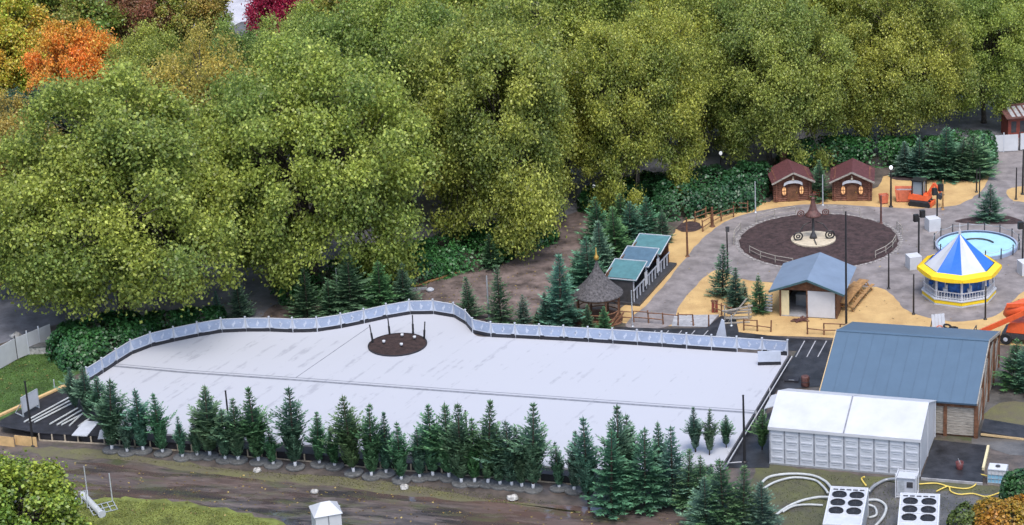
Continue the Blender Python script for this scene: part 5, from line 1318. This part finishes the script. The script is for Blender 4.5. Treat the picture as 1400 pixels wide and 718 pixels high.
def hose(pts, r, m, label, group):
    P = smooth_line([at(x, y, z) for x, y, z in pts], 8); O = P[0].copy()
    return tag(MB().tube([p - O for p in P], r, 7).build('hose', m, None, True, O), label, 'hose', group)
HG = 'hoses of the cooling plant'
hose([(1040, 662, .12), (1052, 652, .12), (1080, 648, .12), (1110, 650, .12), (1128, 658, .12), (1137, 668, .3)], .095, 'hose_white', 'upper thick white hose curving from the firs to the left chiller', HG)
hose([(1044, 668, .12), (1060, 659, .12), (1085, 653, .12), (1112, 656, .12), (1124, 664, .12), (1132, 674, .3)], .08, 'hose_white', 'lower white hose running beside the upper thick one', HG)
hose([(1060, 705, .12), (1075, 694, .12), (1095, 685, .12), (1118, 680, .12), (1135, 680, .3)], .095, 'hose_white', 'white hose reaching the left chiller from lower left', HG)
hose([(1070, 700, .12), (1085, 692, .12), (1105, 690, .12), (1125, 691, .12)], .075, 'hose_white', 'thin white hose below the others left of the chillers', HG)
hose([(1186, 684, .2), (1200, 684, .12), (1211, 692, .12), (1208, 706, .12), (1196, 720, .12)], .095, 'hose_white', 'white hose looping out of the left chiller towards the right', HG)
hose([(1186, 690, .2), (1196, 694, .12), (1198, 704, .12), (1188, 708, .12)], .08, 'hose_white', 'short white hose loop between the two chillers', HG)
hose([(1188, 672, .4), (1196, 664, .2), (1212, 656, .15), (1228, 655, .4)], .11, 'grey_metal', 'grey hose from the left chiller to the pump cabinet', HG)
hose([(1256, 662, .1), (1280, 661, .1), (1300, 666, .08), (1322, 668, .08), (1334, 662, .08), (1331, 653, .08), (1340, 649, .1), (1350, 651, .3)], .05, 'hose_yellow', 'yellow hose winding from the pump cabinet to the water tank', HG)
hose([(1280, 672, .08), (1296, 665, .14), (1300, 672, .08), (1312, 676, .08), (1330, 675, .08), (1348, 679, .08), (1366, 674, .08)], .05, 'hose_yellow', 'yellow hose lying nearer on the wet ground', HG)
hose([(1184, 664, .08), (1178, 655, .08), (1182, 652, .3)], .06, 'hose_yellow', 'short yellow hose end behind the left chiller', HG)

# ---- little white booth at bottom
p = at(448, 728); t = thing('white_booth', 'small white peaked booth at the bottom picture edge', 'booth', p, .25)
MB().box(-.85, .85, -.85, .85, .05, 1.7).build('wall', 'white_sheet', t)
MB().add([(-.95, -.95, 1.65), (.95, -.95, 1.65), (.95, .95, 1.65), (-.95, .95, 1.65), (-.3, 0, 2.25), (.3, 0, 2.25)], [(0, 1, 5, 4), (1, 2, 5), (2, 3, 4, 5), (3, 0, 4), (3, 2, 1, 0)]).build('roof', 'white_sheet', t)
MB().box(-.035, .035, -.87, -.85, .05, 1.6).build('door_seam', 'seam_grey', t)
for x, y, yt, lab in ((428, 724, 692, 'thin white stake left of the small white booth'), (467, 722, 692, 'thin white stake right of the small white booth')):
    pole((x, y), yt, lab, .045, 'galvanised', name='stake', cat='stake', group='stakes round the small booth')

# ---- galvanised frames dumped at the lower left
def dump(px, rz, label, tilt):
    t = thing('steel_frame', label, 'frame', at(*px), rz, 'galvanised frames lying on the verge'); m_ = MB()
    for k in range(5): m_.bar((k * .42, 0, .06 + tilt * 0), (k * .42 + .1, 1.3, .06 + tilt * 1.3), .05)
    for k in range(3): m_.bar((0, k * .63, .08 + tilt * k * .63), (1.72, k * .63, .08 + tilt * k * .63), .05)
    m_.build('grid', 'galvanised', t)
    for x, h in ((0, 1.3), (1.75, 2.2)): MB().bar((x, 1.3, .1), (x, 1.3, h), .07).build('upright', 'galvanised', t)
dump((87, 694), .25, 'left galvanised frame with uprights lying on the muddy verge', .25); dump((128, 706), .45, 'right galvanised frame with uprights lying on the grass verge', .05)
pa, pb = at(113, 676, .25), at(139, 703, .25)
t = thing('white_drum', 'white roll lying between the galvanised frames', 'roll', pa); MB().tube([(0, 0, 0), pb - pa], .22, 12).build('tube', 'hose_white', t, False); MB().tube([(pb - pa) * .98, (pb - pa) * 1.02], .27, 12).build('end_flange', 'white_panel', t)
for i, (x, y, s, lab) in enumerate([(352, 645, .55, 'pale torn sack beside the disc of a fir left of centre'), (553, 668, .6, 'pale torn sack leaning on a fir disc near centre'), (701, 683, .7, 'pale torn sack heap in front of the row right of centre'), (430, 674, .5, 'grey boulder on the muddy track'), (588, 398, .6, 'white boulder at the end of the long green hedge'), (22, 462, .9, 'grey boulder by the left hoarding under the tree')]):
    rg = random.Random(i); mb = MB().lathe([(.3, 0), (.55, .1), (.5, .35), (.25, .5), (.02, .52)], 9); mb.v = [(a * s * rg.uniform(.8, 1.2), b * s * rg.uniform(.7, 1.1), c_ * s * rg.uniform(.75, 1.15)) for a, b, c_ in mb.v]
    tag(mb.build('boulder' if 'boulder' in lab else 'sack', 'stone' if i != 4 else 'white_panel', None, i > 2, at(x, y)), lab, 'boulder' if 'boulder' in lab else 'sack')
t = thing('timber_plank', 'long pale plank lying on the brown path behind the fence', 'plank', at(566, 393)); MB().bar((0, 0, .1), at(628, 373) - at(566, 393) + Vector((0, 0, .1)), .22, .1).build('board', 'picnic_wood', t); MB().box(-.4, 1.1, -.8, -.4, 0, .14).build('offcut', 'concrete', t)
p = at(1097, 520); t = thing('black_hatch', 'black square hatch on the tarmac between rink and pavilion', 'hatch', at(1083, 520), ARINK); MB().box(-.5, .5, -.4, .4, .02, .12).build('lid', 'black_mat', t); MB().bar((-.2, -.3, .15), (.2, -.3, .15), .04).build('handle', 'grey_metal', t)
t = thing('barrel', 'rusty brown barrel on the tarmac behind the pavilion', 'barrel', at(1101, 528)); MB().lathe([(.28, 0), (.31, .1), (.31, .75), (.28, .8), (.02, .8)], 14).build('body', 'rust', t, True); MB().ring((0, 0, .4), .315, .02, (0, 0, 1)).build('hoop', 'dark_grey', t)

# ---- hoardings
def hoarding(px, h, label, n, z=0):
    pts = [at(*p) for p in px]; O = pts[0]; t = thing('white_hoarding', label, 'hoarding', O)
    for a, b in zip(pts, pts[1:]):
        for i in range(n):
            p, q = a.lerp(b, i / n) - O, a.lerp(b, (i + 1) / n) - O; d = (q - p).normalized() * .03
            MB().bar(p + d + Vector((0, 0, h / 2 + .08)), q - d + Vector((0, 0, h / 2 + .08)), .05, h).build('panel', 'white_paint', t)
            MB().bar(p + Vector((0, 0, 0)), p + Vector((0, 0, h + .3)), .1).build('post', 'white_panel' if i else 'dark_grey', t)
hoarding([(-70, 545), (24, 492), (72, 472)], 1.75, 'white site hoarding at the left picture edge', 3)
hoarding([(1352, 209), (1392, 207)], 1.6, 'white site hoarding across the path at upper right', 2); hoarding([(1394, 206), (1470, 200)], 1.6, 'white site hoarding cut by the right edge at upper right', 3)
t = thing('dark_block', 'grey stone block at the end of the left white hoarding', 'block', at(57, 482)); MB().box(-.9, .9, -.35, .35, 0, .6).build('body', 'stone', t); MB().box(-.95, .95, -.4, .4, .6, .68).build('lid', 'disc_concrete', t)
bf, W = place('plank_fence', 'dark brown plank fence behind the log cabins', 'fence', (1068, 236), (1150, 226)); planks('plank_run', 0, W, 0, .1, 2.0, .3, 'brown_wood', 'x', bf)
for k in range(6): MB().box(k * W / 5 - .06, k * W / 5 + .06, .06, .18, 0, 2.1).build('post', 'brown_wood', bf)
k_, W = place('red_kiosk', 'red kiosk with a grey slatted roof at the upper right edge', 'kiosk', (1378, 190), (1425, 186)); 
MB().box(0, W, 0, 2.2, 0, 2.1).build('wall', 'red_kiosk', k_)
MB().slab([(-.3, -.5, 2.15), (W + .3, -.5, 2.15), (W + .3, 2.4, 2.7), (-.3, 2.4, 2.7)], .1).build('roof', 'rust', k_)
for i in range(6): MB().slab([(.3 + i * .55, -.2, 2.22), (.65 + i * .55, -.2, 2.22), (.65 + i * .55, 1.9, 2.62), (.3 + i * .55, 1.9, 2.62)], .04).build('skylight', 'concrete', k_)
for i in range(4): MB().box(.3 + i * .85, .8 + i * .85, -.02, .0, .6, 1.7).build('window', 'dark_grey', k_)

# ================================================================== GROUND COVER
def scatter(name, px, n, size, m, label, seed, z=.02, up=.5, tint=(1, 1, 1), flat=False):
    """leaves or blades strewn over a ground polygon"""
    g = np.random.default_rng(seed); poly = np.array([at(*p)[:2] for p in px]); lo, hi = poly.min(0), poly.max(0); out = []
    while len(out) < n:
        q = g.uniform(lo, hi); c_ = False; j = len(poly) - 1
        for i in range(len(poly)):
            if (poly[i][1] > q[1]) != (poly[j][1] > q[1]) and q[0] < (poly[j][0] - poly[i][0]) * (q[1] - poly[i][1]) / (poly[j][1] - poly[i][1]) + poly[i][0]: c_ = not c_
            j = i
        if c_: out.append(q)
    P = np.array(out); P = np.concatenate([P, np.full((n, 1), z)], 1); N_ = g.normal(size=(n, 3)) * (.25 if flat else 1); N_[:, 2] = np.abs(N_[:, 2]) * up + (1 if flat else .1)
    S = size * g.uniform(.5, 1.5, n); P[:, 2] += (0 if flat else 1) * S * .3
    o = link(name, leaf_mesh(name, P, N_, S, np.stack([g.random(n), g.random(n)], 1), m, rng=g)); o.color = (*tint, 1)
    return struct(o, 'stuff', label)
scatter('grass', [(-20, 712), (70, 694), (160, 684), (240, 690), (340, 706), (390, 724), (0, 740)], 14000, .065, 'grass_blade', 'short grass on the verge at the bottom left', 1, tint=(1.0, 1.0, 1.0))
scatter('grass', [(-20, 490), (70, 482), (108, 502), (90, 520), (0, 570), (-20, 570)], 9000, .065, 'grass_blade', 'lawn grass between the left hoarding and the black deck', 2, tint=(.5, .8, .7))
scatter('grass', [(60, 616), (300, 640), (520, 656), (760, 688), (700, 690), (440, 662), (180, 630)], 2500, .06, 'grass_blade', 'thin mossy grass along the fir discs', 3, tint=(.75, .7, .9))
scatter('grass', [(1040, 642), (1200, 655), (1330, 668), (1390, 672), (1300, 735), (1090, 735)], 4000, .06, 'grass_blade', 'thin grass around the chillers', 4, tint=(.55, .6, .8))
scatter('fallen_leaves', [(0, 625), (400, 655), (780, 695), (1000, 718), (400, 720), (0, 690)], 450, .15, 'litter_leaf', 'fallen leaves on the muddy track', 5, flat=True)
scatter('fallen_leaves', [(0, 470), (120, 440), (380, 405), (560, 385), (760, 300), (800, 300), (760, 430), (400, 435), (100, 500), (0, 560)], 900, .15, 'litter_leaf', 'fallen leaves under the plane trees', 6, flat=True)
scatter('fallen_leaves', [(860, 440), (960, 335), (1110, 278), (1260, 284), (1400, 260), (1400, 430), (1160, 455)], 300, .13, 'litter_leaf', 'fallen leaves on the plaza', 7, flat=True)
print('objects', len(bpy.data.objects), 'tris', sum(len(m.polygons) * 2 for m in bpy.data.meshes))
